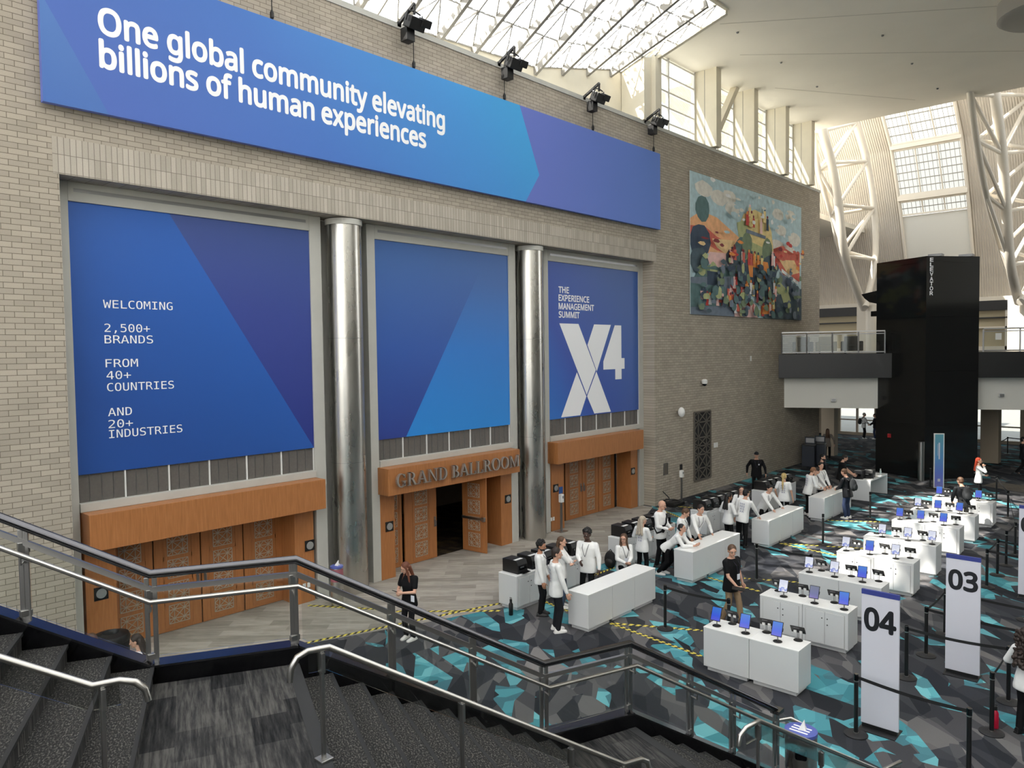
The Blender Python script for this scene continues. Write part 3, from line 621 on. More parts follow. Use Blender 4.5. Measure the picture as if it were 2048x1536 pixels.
# clerestory fins and windows
fins = [W(*p, -15.12).y for p in ((1310.7, 72), (1433, 140), (1508.6, 181), (1571.7, 217), (1623.7, 246))]
b = MB()
for y in fins: b.box(-16.3, -15.12, y, y+.42, 14.5, 17.76)
b.box(-16.3, -15.3, fins[0]-.5, fins[0]+.2, 14.5, 17.76); b.box(-16.35, -16.1, 24.4, fins[0], 14.5, 17.76)
b.bar((-15.75, fins[1]+1.0, 15.2), (-15.75, fins[1]+3.0, 17.8), .25, .3, (1, 0, 0))
struct(b.build('trim_10', 'cream', bevel=.01))
b = MB()
for y in fins: b.box(-15.68, -15.655, y-.004, y, 14.5, 17.75)
struct(b.build('trim_11', 'beam_paint'))
for i in range(4):
    y0, y1 = fins[i]+.42, fins[i+1]; w = sgroup('window_%d' % (5+i), (-16.15, y0, 14.5)); m = (y0+y1)/2
    b = MB()
    for y in (y0+.04, m, y1-.04): b.box(-16.2, -16.1, y-.05, y+.05, 14.5, 17.75)
    for k in range(6): z = 14.55+k*.62; b.box(-16.19, -16.11, y0, y1, z-.035, z+.035)
    b.build('frame', 'white_plastic', w, world=True)
    b = MB(); b.box(-16.16, -16.15, y0, y1, 14.5, 17.75); b.build('pane', 'window_glass', w, world=True)
# ------------------------------------------------------------------ spotlights on brackets along the wall top
for i, (px, py) in enumerate(((812, 40), (1012, 130), (1182, 195), (1303, 245))):
    y = W(px, py, -15.1).y
    t = thing('spotlight', 'black stage spotlight on the wall top, '+['nearest the skylight left end', 'second along the wall top', 'third along the wall top', 'at the right end of the banner'][i], 'spotlight', (-15.37, y, 14.43), 0, 'wall top spotlights')
    b = MB(); b.bar((-.1, 0, .02), (.62, 0, .36), .07, .07); b.box(-.14, .0, -.06, .06, -.03, .09); b.bar((.6, 0, .36), (.6, 0, .1), .05, .05); b.build('bracket', 'black', t)
    b = MB(); b.obox((.5, .1, -.06), (.3, .5, .3), Matrix.Rotation(.5, 3, 'Y')); b.obox((.6, .34, -.02), (.22, .3, .2), Matrix.Rotation(.5, 3, 'Y')); b.build('lamp_housing', 'black', t, bevel=.02)
    b = MB(); b.tube([(.6, -.2, .14), (.6, 0, .18), (.6, .2, .14)], .02, 6); b.bar((.6, -.2, .14), (.5, -.2, -.06), .03, .03); b.bar((.6, .26, .14), (.5, .36, -.06), .03, .03); b.build('yoke', 'black', t)
    b = MB(); b.obox((.3, .02, -.32), (.26, .26, .34)); b.build('ballast', 'black', t, bevel=.01)
# ------------------------------------------------------------------ end of the hall: vaulted wall, trusses
XW0, XW1 = -14.5, -10.79
prof = [(54.99, 9.0), (54.83, 10.25), (54.48, 11.42), (53.74, 13.19), (53.17, 14.56), (52.2, 16.36), (51.07, 18.31), (49.05, 20.17), (46.87, 21.59), (43.6, 23.0)]
def pz(z):
    for (a, za), (c, zc) in zip(prof, prof[1:]):
        if z <= zc: return a+(c-a)*(z-za)/(zc-za)
    return prof[-1][0]
b = MB()
for x0, x1 in ((-27, XW0), (XW1, 6)):
    for (a, za), (c, zc) in zip(prof, prof[1:]): b.ngon([(x0, a, za), (x1, a, za), (x1, c, zc), (x0, c, zc)])
struct(b.build('wall_back', 'corrugated'))
zw = 14.42
b = MB(); P = [p for p in prof if p[1] < zw]+[(pz(zw), zw)]
for (a, za), (c, zc) in zip(P, P[1:]): b.ngon([(XW0, a, za), (XW1, a, za), (XW1, c, zc), (XW0, c, zc)])
struct(b.build('wall_back_panel', 'soffit_white'))
w = sgroup('window_9', ((XW0+XW1)/2, pz(zw), zw))
rows = [(14.48, 15.27), (15.65, 18.2), (18.53, 21.5)]
b = MB(); f = MB(); g = MB()
for z0, z1 in rows:
    n = 6; zz = [z0+(z1-z0)*k/n for k in range(n+1)]
    for a, c in zip(zz, zz[1:]): b.ngon([(XW0, pz(a), a), (XW1, pz(a), a), (XW1, pz(c), c), (XW0, pz(c), c)])
    for z in (z0, z1): f.bar((XW0, pz(z)-.06, z), (XW1, pz(z)-.06, z), .14, .1, (0, 0, 1))
    for k in range(4):
        x = XW0+(XW1-XW0)*k/3
        f.tube([(x, pz(z)-.03, z) for z in zz], .045, 6)
    m = max(1, round((z1-z0)/.45))
    for k in range(1, m): z = z0+(z1-z0)*k/m; g.bar((XW0, pz(z)-.02, z), (XW1, pz(z)-.02, z), .05, .05)
    for k in range(15):
        x = XW0+(XW1-XW0)*(k+.5)/15; g.tube([(x, pz(z)-.02, z) for z in zz], .016, 4)
for z in (15.45, 18.37): f.bar((XW0-.1, pz(z)-.12, z), (XW1+.1, pz(z)-.12, z), .3, .3)
for x in (XW0-.06, XW1+.06): f.tube([(x, pz(z)-.08, z) for z in (9.3, 11.5, 13.6, 15.8, 17.4, 18.5, 20.2, 21.6)], .1, 6)
b.build('pane', 'milk_glass', w, world=True); f.build('frame', 'truss_paint', w, world=True); g.build('glazing_bar', 'beam_paint', w, world=True)
def truss(name, X0, label, M, Lf, Rg):
    """three curved chords and a zigzag web; node lists run from the top to the foot"""
    A = [W(*p, X0+.1) for p in M]; B = [W(*p, X0-.55) for p in Lf]; D = [W(*p, X0+.35) for p in Rg]
    t = thing(name, label, 'truss', A[-1], 0, 'curved roof trusses')
    def sm(P):
        out = []
        for i in range(len(P)-1):
            p0 = P[max(i-1, 0)]; p1 = P[i]; p2 = P[i+1]; p3 = P[min(i+2, len(P)-1)]
            for k in range(5):
                u = k/5; out.append(.5*((2*p1)+(-p0+p2)*u+(2*p0-5*p1+4*p2-p3)*u*u+(-p0+3*p1-3*p2+p3)*u**3))
        return out+[P[-1]]
    for P, r in ((A, .24), (B, .15), (D, .19)):
        b = MB(); b.tube(sm(P), r, 14); b.build('chord', 'truss_paint', t, smooth=True, world=True)
    n = len(A)-1
    for k in range(n):
        b = MB(); prs = [(D[k], A[k+1]), (D[k], B[k+1]), (B[k], A[k+1])]
        if k: prs += [(A[k], D[k]), (A[k], B[k]), (B[k], D[k])]
        for p, q in prs:
            if (p-q).length > .3: b.tube([p, q], .105, 9)
        b.build('web_brace', 'truss_paint', t, smooth=True, world=True)
    return t
truss('roof_truss', -15.75, 'white curved tubular truss left of the glowing arch window', [(1630, 190), (1646, 262), (1662.5, 325.6), (1677, 410), (1690.6, 512), (1728, 617)], [(1618, 190), (1628, 262), (1637, 340), (1664, 430), (1680, 500), (1727, 616)], [(1690, 170), (1712, 245), (1734, 322.5), (1748, 416), (1750, 519), (1731, 614)])
truss('roof_truss', -7.65, 'white curved tubular truss right of the glowing arch window', [(1978, 90), (1990, 190), (2004, 307), (2013, 422), (2021, 530), (2038, 604)], [(1930, 90), (1941, 190), (1953, 281), (1973, 390), (2002, 497), (2037, 603)], [(2046, 90), (2064, 190), (2080, 300), (2088, 410), (2078, 520), (2041, 604)])
# ------------------------------------------------------------------ upper floor, balcony, elevator tower
bl = [Vector((-15.39, 36.07, 0)), Vector((-5.91, 40.28, 0))]; bd = (bl[1]-bl[0]).normalized(); bn = Vector((bd.y, -bd.x, 0))     # bn points to the hall
A0 = bl[0]; E0 = bl[1]+bd*8
S = lambda p, z, o=0.: (p.x+bn.x*o, p.y+bn.y*o, z)
b = MB()
Q = [S(A0, 4.55), S(E0, 4.55), (E0.x, 54, 4.55), (-26, 54, 4.55), (-26, 43, 4.55), (BX-.5, 43, 4.55)]
b.prism([S(A0, 4.55), S(E0, 4.55), (E0.x, 56, 4.55), (-26, 56, 4.55), (-26, 43, 4.55), (-15.39, 43, 4.55)], (0, 0, 1), 1.17); struct(b.build('upper_floor', 'balcony_black', bevel=.01))
b = MB(); b.prism([S(A0, 3.05, -.65), S(E0, 3.05, -.65), S(E0, 3.05, -.9), S(A0, 3.05, -.9)], (0, 0, 1), 1.55); struct(b.build('wall_soffit', 'soffit_white'))
b = MB(); b.prism([S(A0, 3.06, -.9), S(E0, 3.06, -.9), (E0.x, 53.8, 3.06), (-26, 53.8, 3.06), (-26, 43, 3.06), (-15.39, 43, 3.06)], (0, 0, 1), .1); struct(b.build('ceiling_lower', 'soffit_white'))
tw = [Vector((-9.46, 38.33, 0)), Vector((-11.82, 39.15, 0)), Vector((-7.88, 40.6, 0))]
tw = [Vector((-9.14, 37.23, 0)), Vector((-11.62, 38.55, 0)), Vector((-7.5, 39.35, 0))]
back = [tw[2]+Vector((-1.6, 3.2, 0)), tw[1]+Vector((1.2, 3.4, 0))]
t = thing('elevator_tower', 'black glossy elevator tower standing in front of the balcony', 'elevator', (-9.4, 39.3, 0))
b = MB(); b.prism([(p.x, p.y, 0) for p in (tw[0], tw[2], back[0], back[1], tw[1])], (0, 0, 1), 10.03); b.build('shaft', 'tower_black', t, world=True)
d = (tw[2]-tw[0]).normalized(); nn = Vector((d.y, -d.x, 0)); b = MB()
for k, ch in enumerate('ELEVATOR'):
    p = tw[0]+d*.16+nn*.02; letters(b, ch, (p.x, p.y, 9.78-k*.212), d, ZX, .165, .15, .03)
b.build('lettering', 'letter_white', t, world=True)
l = (tw[1]-tw[0]).normalized(); m = Vector((-l.y, l.x, 0)); m = m if m.y < 0 else -m
b = MB(); p = tw[1]
b.prism([(p.x+l.x*u, p.y+l.y*u, z) for u, z in ((0, 8.72), (.95, 8.62), (.75, 8.4), (.45, 8.2), (0, 8.1))], (m.x, m.y, 0), -1.2); b.prism([(p.x+l.x*u, p.y+l.y*u, z) for u, z in ((0, 7.75), (.35, 7.75), (.35, 7.5), (0, 7.5))], (m.x, m.y, 0), -1.2); b.build('sunshade', 'black', t, world=True)
b = MB()
for u, v in ((.12, .5), (.7, .6)):
    c = tw[0]*(1-u)+tw[2]*u; b.box(c.x-.25, c.x+.3, c.y+.15, c.y+.6, 10.03, 10.14)
b.build('rooftop_box', 'grey_metal', t, world=True)
c = tw[0]*.28+tw[1]*.72; b = MB(); b.box(c.x-.03, c.x+.12, c.y-.1, c.y+.05, 1.72, 1.9); b.build('alarm_light', 'red', t, world=True)
c = tw[0]+m*.25; b = MB(); b.lathe([(.13, 0), (.13, 1.75)], 16, (c.x+.05, c.y-.1, 0)); tag(b.build('bollard_post', 'dark_steel', smooth=True), 'grey round post standing before the elevator tower corner', 'post')
# balcony railings
def balcony_rail(p, q, label, n, ret=None):
    t = thing('balcony_railing', label, 'railing', (p.x, p.y, 5.72), 0, 'balcony railings'); L = (q-p).length; dd = (q-p)/L
    for k in range(n+1):
        c = p+dd*L*k/n; b = MB(); b.box(c.x-.03, c.x+.03, c.y-.03, c.y+.03, 5.72, 6.75); b.build('post', 'grey_metal', t, world=True)
        if k < n: e = p+dd*L*(k+1)/n; b = MB(); b.bar((c.x, c.y, 6.22), (e.x, e.y, 6.22), .012, .82); b.build('glass_pane', 'guard_glass', t, world=True)
    b = MB(); b.bar((p.x, p.y, 6.78), (q.x, q.y, 6.78), .09, .06); b.build('top_rail', 'dark_steel', t, world=True)
    b = MB(); b.bar((p.x, p.y, 5.79), (q.x, q.y, 5.79), .05, .05); b.bar((p.x, p.y, 6.66), (q.x, q.y, 6.66), .04, .04); b.build('glass_rail', 'grey_metal', t, world=True)
pr = A0+bd*.15-bn*.12
balcony_rail(pr, A0+bd*4.75-bn*.12, 'glass balcony railing left of the black elevator tower', 4)
balcony_rail(A0+bd*8.8-bn*.12, A0+bd*16-bn*.12, 'glass balcony railing right of the black elevator tower', 5)
# things on the balcony: armchairs and a paper notice
mat('armchair_cloth', (66, 62, 58), .9); mat('paper', (236, 236, 232), .7); mat('mustard', (120, 104, 60), .9)
for i, (u, o, m_) in enumerate(((1.15, -.9, 'armchair_cloth'), (2.25, -1.2, 'mustard'), (3.4, -1.0, 'armchair_cloth'))):
    c = A0+bd*u+bn*o; t = thing('armchair', ['dark armchair beside the brick wall on the balcony', 'mustard armchair second from the brick wall on the balcony', 'dark armchair third from the brick wall on the balcony'][i], 'chair', (c.x, c.y, 5.72), math.atan2(bd.y, bd.x))
    b = MB(); b.box(-.33, .33, -.3, .3, .12, .42); b.build('seat', m_, t, bevel=.04)
    b = MB(); b.box(-.33, .33, .2, .34, .4, .85); b.build('backrest', m_, t, bevel=.05)
    for s in (-1, 1): b = MB(); b.box(s*.4-.08, s*.4+.08, -.3, .3, .12, .6); b.build('arm', m_, t, bevel=.04)
    for sx_ in (-1, 1):
        for sy_ in (-1, 1): b = MB(); b.box(sx_*.3-.02, sx_*.3+.02, sy_*.24-.02, sy_*.24+.02, 0, .12); b.build('leg', 'black', t)
c = A0+bd*9.38-bn*.1; b = MB(); b.bar((c.x-.1, c.y-.05, 6.42), (c.x+.12, c.y+.05, 6.42), .004, .3); tag(b.build('paper_notice', 'paper'), 'white paper notice taped to the balcony glass right of the tower', 'notice')
# wall behind the balcony
b = MB(); b.box(-29, 6, 54.7, 55.0, 5.72, 8.2); struct(b.build('wall_gallery', 'shade_cloth'))
b = MB(); b.box(-29, 6, 54.45, 54.7, 8.2, 8.8); b.box(-29, 6, 54.5, 54.7, 7.7, 7.78); struct(b.build('trim_12', 'dark_band'))
b = MB(); b.box(-29, 6, 54.48, 54.75, 8.8, 9.05)
for x in (-17.55, -16.25, -11.35, -8.95): b.box(x-.055, x+.055, 54.5, 54.7, 5.72, 8.2)
b.box(-29, 6, 54.5, 54.7, 7.1, 7.19); b.box(-29, 6, 54.5, 54.7, 5.72, 5.97); struct(b.build('trim_13', 'truss_paint'))
b = MB()
for x in (-15.75, -7.65): b.box(x-.5, x+.5, 50.0, 51.1, 5.72, 8.62); b.lathe([(.33, 5.72), (.33, 8.62)], 20, (x+.38, 50.0, 0))
struct(b.build('pillar_gallery', 'truss_paint'))
# lower level: pillars, bright glass doors at the far end
b = MB(); c = F(1655, 911); b.box(c.x-.35, c.x+.35, c.y, c.y+.6, 0, 3.06); c = F(1978, 926); b.box(c.x-.4, c.x+.4, c.y, c.y+.7, 0, 3.06); b.box(-3, 0, 49, 49.3, 0, 3.06)
struct(b.build('pillar_lower', 'wall_beige'))
b = MB(); b.box(-26, -18.6, 53.7, 54, 0, 4.5); b.box(-8.0, 6, 53.7, 54, 0, 4.5); b.box(-26, -25.7, 43, 54, 0, 4.5); b.box(-18.6, -8, 53.7, 54, 3.0, 4.5); struct(b.build('wall_far', 'wall_beige'))
w = sgroup('window_10', (-13, 53.85, 0)); b = MB()
for k in range(10): x = -18.6+k*1.18; b.box(x-.06, x+.06, 53.75, 53.95, 0, 3.0)
b.box(-18.6, -8, 53.78, 53.92, 1.0, 1.08); b.box(-18.6, -8, 53.78, 53.92, 2.2, 2.3); b.box(-18.6, -8, 53.76, 53.94, 0, .2); b.build('frame', 'wall_beige', w, world=True)
b = MB(); b.box(-18.6, -8, 53.84, 53.86, .2, 3.0); b.build('pane', 'door_glass', w, world=True)

# ------------------------------------------------------------------ staircase
LZ1, LZ2 = 2.85, 1.2
A1 = F(300, 1148, LZ1+1.05); A2 = F(591, 1119, LZ1+1.05); B1 = F(1087, 1328, LZ2+1.05); B2 = F(1260, 1287, LZ2+1.05); E1 = F(1552, 1420, 1.0)
A1, A2, B1, B2, E1 = [Vector((p.x, p.y, 0)) for p in (A1, A2, B1, B2, E1)]
dirv = lambda a: Vector((math.sin(math.radians(a)), math.cos(math.radians(a)), 0)); inn = lambda a: Vector((math.cos(math.radians(a)), -math.sin(math.radians(a)), 0))
U1 = A1-dirv(27)*3.2
WID = 7.2
up = lambda p, z: Vector((p.x, p.y, z))
st = sgroup('staircase', (-5, 3, 0))
def slab(name, m, pts, z0, z1):
    b = MB(); b.prism([(p.x, p.y, z0) for p in pts], (0, 0, 1), z1-z0); return b.build(name, m, st, world=True)
IN = .09
def edgepts(p, a): q = p+inn(a)*IN; return q, p+inn(a)*WID
# landings
a0, a1 = edgepts(A1, 26); c0, c1 = edgepts(A2, 24.5); slab('landing', 'carpet_landing', [a0, a1, c1, c0], LZ1-.3, LZ1)
a0, a1 = edgepts(B1, 19.5); c0, c1 = edgepts(B2, 16.8); slab('landing', 'carpet_landing', [a0, a1, c1, c0], LZ2-.3, LZ2)
for P_, a_ in ((A2, 24.5), (B2, 16.8)):
    p, q = edgepts(P_, a_); z = LZ1 if P_ is A2 else LZ2; b = MB(); b.bar(up(p-dirv(a_)*.06, z+.001), up(q-dirv(a_)*.06, z+.001), .12, .004); b.build('landing_edge', 'landing_edge', st, world=True)
def flight(P, Q, aP, aQ, zP, zQ, n, name):
    """n risers from P (upper) to Q (lower): n-1 treads"""
    m = n-1; r = (zP-zQ)/n
    for i in range(m):
        z = zP-r*(i+1); f0, f1 = i/m, (i+1)/m
        p0, q0 = edgepts(P.lerp(Q, f0), aP+(aQ-aP)*f0); p1, q1 = edgepts(P.lerp(Q, f1), aP+(aQ-aP)*f1)
        slab(name, 'stair_carpet', [p0, q0, q1, p1], max(0, z-.34), z)
        b = MB(); b.bar(up(p1, z-.012), up(q1, z-.012), .035, .03); b.build('nosing', 'nosing', st, world=True)
flight(A2, B1, 24.5, 19.5, LZ1, LZ2, 10, 'step')
Eb = B2.lerp(E1, .9); flight(B2, Eb, 16.8, 16, LZ2, 0, 7, 'step')
nU = 10; zU = LZ1+.165*nU; flight(U1, A1, 27.5, 26, zU, LZ1, nU, 'step')
# soffit body beneath, so nothing is hollow from the side
poly = [(U1, zU+.26), (A1, LZ1+.16), (A2, LZ1+.16), (B1, LZ2+.2), (B2, LZ2+.16), (E1, .12)]
angs = [27.5, 26, 24.5, 19.5, 16.8, 16]
b = MB()
for (p, zp), (q, zq), ap, aq in zip(poly, poly[1:], angs, angs[1:]):
    o = lambda v, a, k: v-inn(a)*k
    lo = lambda z: max(0, z-.95)
    vs = [up(o(p, ap, .1), lo(zp)), up(o(q, aq, .1), lo(zq)), up(o(q, aq, .1), zq), up(o(p, ap, .1), zp), up(o(p, ap, -.1), lo(zp)), up(o(q, aq, -.1), lo(zq)), up(o(q, aq, -.1), zq), up(o(p, ap, -.1), zp)]
    b.add(vs, [(0,1,2,3),(7,6,5,4),(3,2,6,7),(0,4,5,1),(0,3,7,4),(1,5,6,2)])
b.build('stringer', 'black_stone', st, world=True)
b = MB()
for (p, zp), (q, zq) in zip(poly, poly[1:]): b.bar(up(p, zp+.012), up(q, zq+.012), .2, .02)
b.build('stringer_cap', 'rail_dark', st, world=True)
# guard railing on the outer edge
def at_x(P, zP, Q, zQ, px):
    lo, hi = 0., 1.
    pr = lambda f: (lambda v: 1024+FPX*float(np.dot(v, RT)/np.dot(v, FW)))(np.array(up(P.lerp(Q, f), zP+(zQ-zP)*f))-EYE)
    for _ in range(40):
        m = (lo+hi)/2
        if pr(m) < px: lo = m
        else: hi = m
    return lo
RH = 1.05
g = thing('guard_railing', 'glass and steel guard railing along the outer edge of the dark staircase', 'railing', (A1.x, A1.y, LZ1))
rail = [(U1, zU+.1), (A1, LZ1), (A2, LZ1), (B1, LZ2), (B2, LZ2), (E1, -.05)]
top = [up(p, z+RH) for p, z in rail]
b = MB(); b.tube(top, .042, 12); e = top[-1]; d = (top[-1]-top[-2]).normalized(); b.obox(e+d*.02, (.13, .16, .05)); b.build('top_rail', 'rail_dark', g, smooth=True, world=True)
b = MB()
for p, q in zip(top, top[1:]): b.bar(p-Vector((0,0,.15)), q-Vector((0,0,.15)), .045, .05)
b.build('glass_channel', 'dark_steel', g, world=True)
hr = [up(p+inn(a)*.13, z+RH-.24) for (p, z), a in zip(rail, angs)]
end = hr[-1]; dd = dirv(18); b = MB()
b.tube(hr+[end+dd*.28+Vector((0,0,-.05)), end+dd*.36+inn(16)*.04+Vector((0,0,0)), end+dd*.34-inn(16)*.16+Vector((0,0,.02)), end+dd*.1-inn(16)*.26], .024, 10); b.build('handrail', 'steel', g, smooth=True, world=True)
segs = list(zip(rail, rail[1:], angs, angs[1:]))
pp = [(0, 50), (0, 308), (1, 574), (2, 784), (2, 946), (2, 1092), (3, 1257), (4, 1380), (4, 1465), (4, 1556)]
pos = []
for i, px in pp:
    (P, zP), (Q, zQ), aP, aQ = segs[i]; f = at_x(P, zP+.5, Q, zQ+.5, px)
    if px in (308,): f = 1.
    if px == 574: f = .98
    pos.append((i, f))
for i, f in pos:
    (P, zP), (Q, zQ), aP, aQ = segs[i]; p = P.lerp(Q, f); z = zP+(zQ-zP)*f; a = aP+(aQ-aP)*f; dv = dirv(a)
    b = MB()
    k = .035 if i > 2 or f > .98 else .02
    for s in (-1, 1): c = p+dv*s*k; b.bar(up(c, max(0, z+.02)), up(c, z+RH-.03), .03, .045, dv)
    b.obox(up(p, z+.24), (.05, .1, .06)); b.obox(up(p, z+RH-.2), (.04, .1, .1))
    b.build('post', 'dark_steel', g, bevel=.006, world=True)
    b = MB(); q = p+inn(a)*.13; b.tube([up(p+inn(a)*.02, z+RH-.33), up(q, z+RH-.33), up(q, z+RH-.26)], .01, 6); b.build('rail_bracket', 'steel', g, world=True)
knots = [(0, 0.)]+pos[:2]+[(1, .98)]+pos[3:6]+[pos[6], pos[7], pos[8], pos[9]]
for (i, f), (j, h) in zip(knots, knots[1:]):
    if i != j: i, f = j, 0.
    (P, zP), (Q, zQ), aP, aQ = segs[i]; k = .05/max(.3, (Q-P).length); f0, f1 = f+k, h-k
    if f1-f0 < .03: continue
    p, q = P.lerp(Q, f0), P.lerp(Q, f1); z, w = zP+(zQ-zP)*f0, zP+(zQ-zP)*f1; n = inn(aP)*.006
    lo, hi = .24, RH-.16; b = MB()
    b.add([up(p-n, z+lo), up(q-n, w+lo), up(q-n, w+hi), up(p-n, z+hi), up(p+n, z+lo), up(q+n, w+lo), up(q+n, w+hi), up(p+n, z+hi)], [(3,2,1,0),(4,5,6,7),(0,1,5,4),(3,7,6,2),(0,4,7,3),(1,2,6,5)])
    b.build('glass_pane', 'guard_glass', g, world=True)
# centre handrails
PB = F(648, 1521, LZ1); PB = Vector((PB.x, PB.y, 0)); wB = (PB-A2).dot(inn(22))
def centre_rail(label, pts, posts_, strip):
    t = thing('centre_handrail', label, 'handrail', pts[0], 0, 'centre handrails'); P = []
    b = MB(); b.tube(pts, .024, 12); b.build('rail', 'steel', t, smooth=True, world=True)
    for p, z in posts_:
        b = MB(); h = zrail(pts, p)-.02; b.obox(up(p, (z+h)/2), (.03, .03, h-z)); b.obox(up(p, z+.012), (.11, .11, .024)); b.obox(up(p, h-.09), (.06, .035, .16)); b.build('post', 'dark_steel', t, bevel=.005, world=True)
    b = MB()
    for p, q in zip(pts, pts[1:]):
        if p in strip or True:
            if (q-p).length > .5 or (abs(q.z-p.z) < .02 and (q-p).length > .15): b.bar(p-Vector((0,0,.1)), q-Vector((0,0,.1)), .012, .15)
    b.build('splash_strip', 'dark_strip', t, world=True)
def zrail(pts, p):
    best = min(range(len(pts)-1), key=lambda i: min((Vector((pts[i].x+(pts[i+1].x-pts[i].x)*k/20, pts[i].y+(pts[i+1].y-pts[i].y)*k/20, 0))-p).length for k in range(21)))
    a, c = pts[best], pts[best+1]; k = min(range(21), key=lambda k: (Vector((a.x+(c.x-a.x)*k/20, a.y+(c.y-a.y)*k/20, 0))-p).length)/20
    return a.z+(c.z-a.z)*k
for n_, lab in ((1, 'steel centre handrail on the middle flight, starting with a curl at the landing'), (2, 'steel centre handrail at the bottom of the frame, nearer the camera on the middle flight')):
    o = inn(22)*wB*(n_-1); d = dirv(22); p0 = PB+o; s = (LZ1-LZ2)/((B1-A2).length)
    L = (B1-A2).length-.1
    q = lambda k, z: up(p0+d*k, z)
    pts = [q(-.24, 3.52), q(-.23, 3.62), q(-.18, 3.70), q(-.1, 3.735), q(.06, 3.735), q(L, LZ2+.92), q(L+.2, LZ2+.92), q(L+.27, LZ2+.88), q(L+.3, LZ2+.78)]
    centre_rail(lab, pts, [(p0, LZ1), (p0+d*1.15, LZ1-.165*4), (p0+d*2.2, LZ1-.165*7), (p0+d*L, LZ2)], [])
d = dirv(26); p0 = Vector((-5.65, 1.77, 0)); q = lambda k, z: up(p0+d*k, z)
centre_rail('steel centre handrail ending in a curl on the upper flight at lower left', [q(-2.6, 3.72+.54*2.6), q(0, 3.72), q(.17, 3.73), q(.27, 3.70), q(.33, 3.64), q(.35, 3.55)], [(p0+d*.06, LZ1), (p0-d*1.6, LZ1+.165*5)], [])
p0 = B2+inn(16.6)*wB; d = dirv(16.6); q = lambda k, z: up(p0+d*k, z); k0 = (Vector((-3.35, 7.38, 0))-p0).dot(d)
centre_rail('steel centre handrail on the lowest flight beside the round waste bin', [q(k0-.31, 1.93), q(k0-.29, 2.03), q(k0-.2, 2.09), q(k0, 2.11), q(k0+2.1, .93), q(k0+2.5, .93)], [(p0+d*(k0-.02), LZ2), (p0+d*(k0+1.0), LZ2-.171*3), (p0+d*(k0+2.05), 0)], [])
# ------------------------------------------------------------------ registration furniture
ORD = ['first', 'second', 'third', 'fourth', 'fifth', 'sixth', 'seventh', 'eighth']
RY = [12.62, 17.06, 21.64, 26.13]                                # near ends of the four reception counters
CH = .82
def cabinet(name, w, d, h, label, cat, group, seams=True, doors=0, lock=True):
    """unit with its long front facing -Y, origin at the near left floor corner; w along X, d along Y"""
    t = thing(name, label, cat, (0, 0, 0), 0, group)
    b = MB(); b.box(.004, w-.004, 0, d, .08, h-.02); b.build('body', 'white_lam', t, bevel=.004)
    b = MB(); b.box(.001, w-.001, -.004, d+.004, h-.02, h); b.build('worktop', 'white_top', t, bevel=.003)
    b = MB(); b.box(.06, w-.06, .05, d-.05, 0, .062); b.build('plinth', 'white_lam', t); b = MB(); b.box(.04, w-.04, .06, d-.06, .062, .08); b.build('shadow_gap', 'shadow_gap', t)
    if doors:
        x0, x1 = .07, w-.07; n = doors
        for k in range(n):
            a = x0+(x1-x0)*k/n+.003; c = x0+(x1-x0)*(k+1)/n-.003
            q = MB(); q.box(a, c, -.012, .002, .1, h-.07); dr = q.build('door', 'white_lam', t, bevel=.003)
            if lock:
                q = MB(); lx = c-.05 if k == 0 else a+.05
                for z in ((.62, .5) if k else (.62,)): q.ell((lx, -.016, z), (.013, .008, .013))
                q.build('lock', 'black', dr)
        q = MB(); q.box(x0-.004, x1+.004, -.002, .004, .096, h-.066); q.build('door_gap', 'beam_paint', t)
    return t
def spin(t, loc, rz): t.location = loc; t.rotation_euler = (0, 0, rz); return t
# reception counters: three units in a row, fronts facing the kiosks (+X)
proto = None; UW = .885
for i, y in enumerate(RY):
    for k in range(3):
        lab = 'white counter unit, '+['near end', 'middle', 'far end'][k]+' of the '+ORD[i]+' reception counter from the staircase'
        if proto is None: proto = cabinet('counter_unit', UW, .55, CH, lab, 'counter', 'reception counter units'); o = proto
        else: o = dup(proto, label=lab)
        spin(o, (-9.52, y+UW*k, 0), PI/2)
# printer cabinets against the beige carpet, doors facing the staff (+X)
proto = None
for i, y in enumerate(RY):
    for k in range(3):
        lab = 'white cabinet with doors, '+['near end', 'middle', 'far end'][k]+' of the '+ORD[i]+' printer cabinet row from the staircase'
        if proto is None: proto = cabinet('printer_cabinet', UW, .58, CH, lab, 'cabinet', 'printer cabinets', doors=2); o = proto
        else: o = dup(proto, label=lab)
        spin(o, (-11.58, y+UW*k, 0), PI/2)
# badge printers
def printer(label):
    t = thing('badge_printer', label, 'printer', (0, 0, 0), 0, 'badge printers')
    b = MB(); b.prism([(-.25, -.17, 0), (.25, -.17, 0), (.25, -.17, .2), (.2, -.17, .31), (-.25, -.17, .31)], (0, 1, 0), .34); b.build('body', 'black', t, bevel=.012)
    b = MB(); b.box(.08, .16, -.15, .1, .308, .314); b.build('label_strip', 'white_plastic', t)
    b = MB(); b.box(.25, .262, -.12, .12, .1, .19); b.box(.25, .36, -.1, .1, .03, .045); b.build('paper_slot', 'black_gloss', t)
    b = MB(); b.box(.262, .266, -.1, .02, .14, .17); b.build('display', 'grey_metal', t)
    b = MB(); b.tube([(.26, .15, .04), (.3, .17, .02), (.3, .2, .01), (.2, .2, .006)], .008, 6); b.build('power_cord', 'rubber', t)
    return t
pr0 = None; PLACE = ['nearest', 'second', 'middle', 'fourth', 'farthest']
for i, y in enumerate(RY):
    for k in range(5):
        lab = 'black badge printer, '+PLACE[k]+' of five on the '+ORD[i]+' printer cabinet row from the staircase'
        if pr0 is None: pr0 = printer(lab); o = pr0
        else: o = dup(pr0, label=lab)
        o.location = (-11.9, y+.3+.51*k, CH)
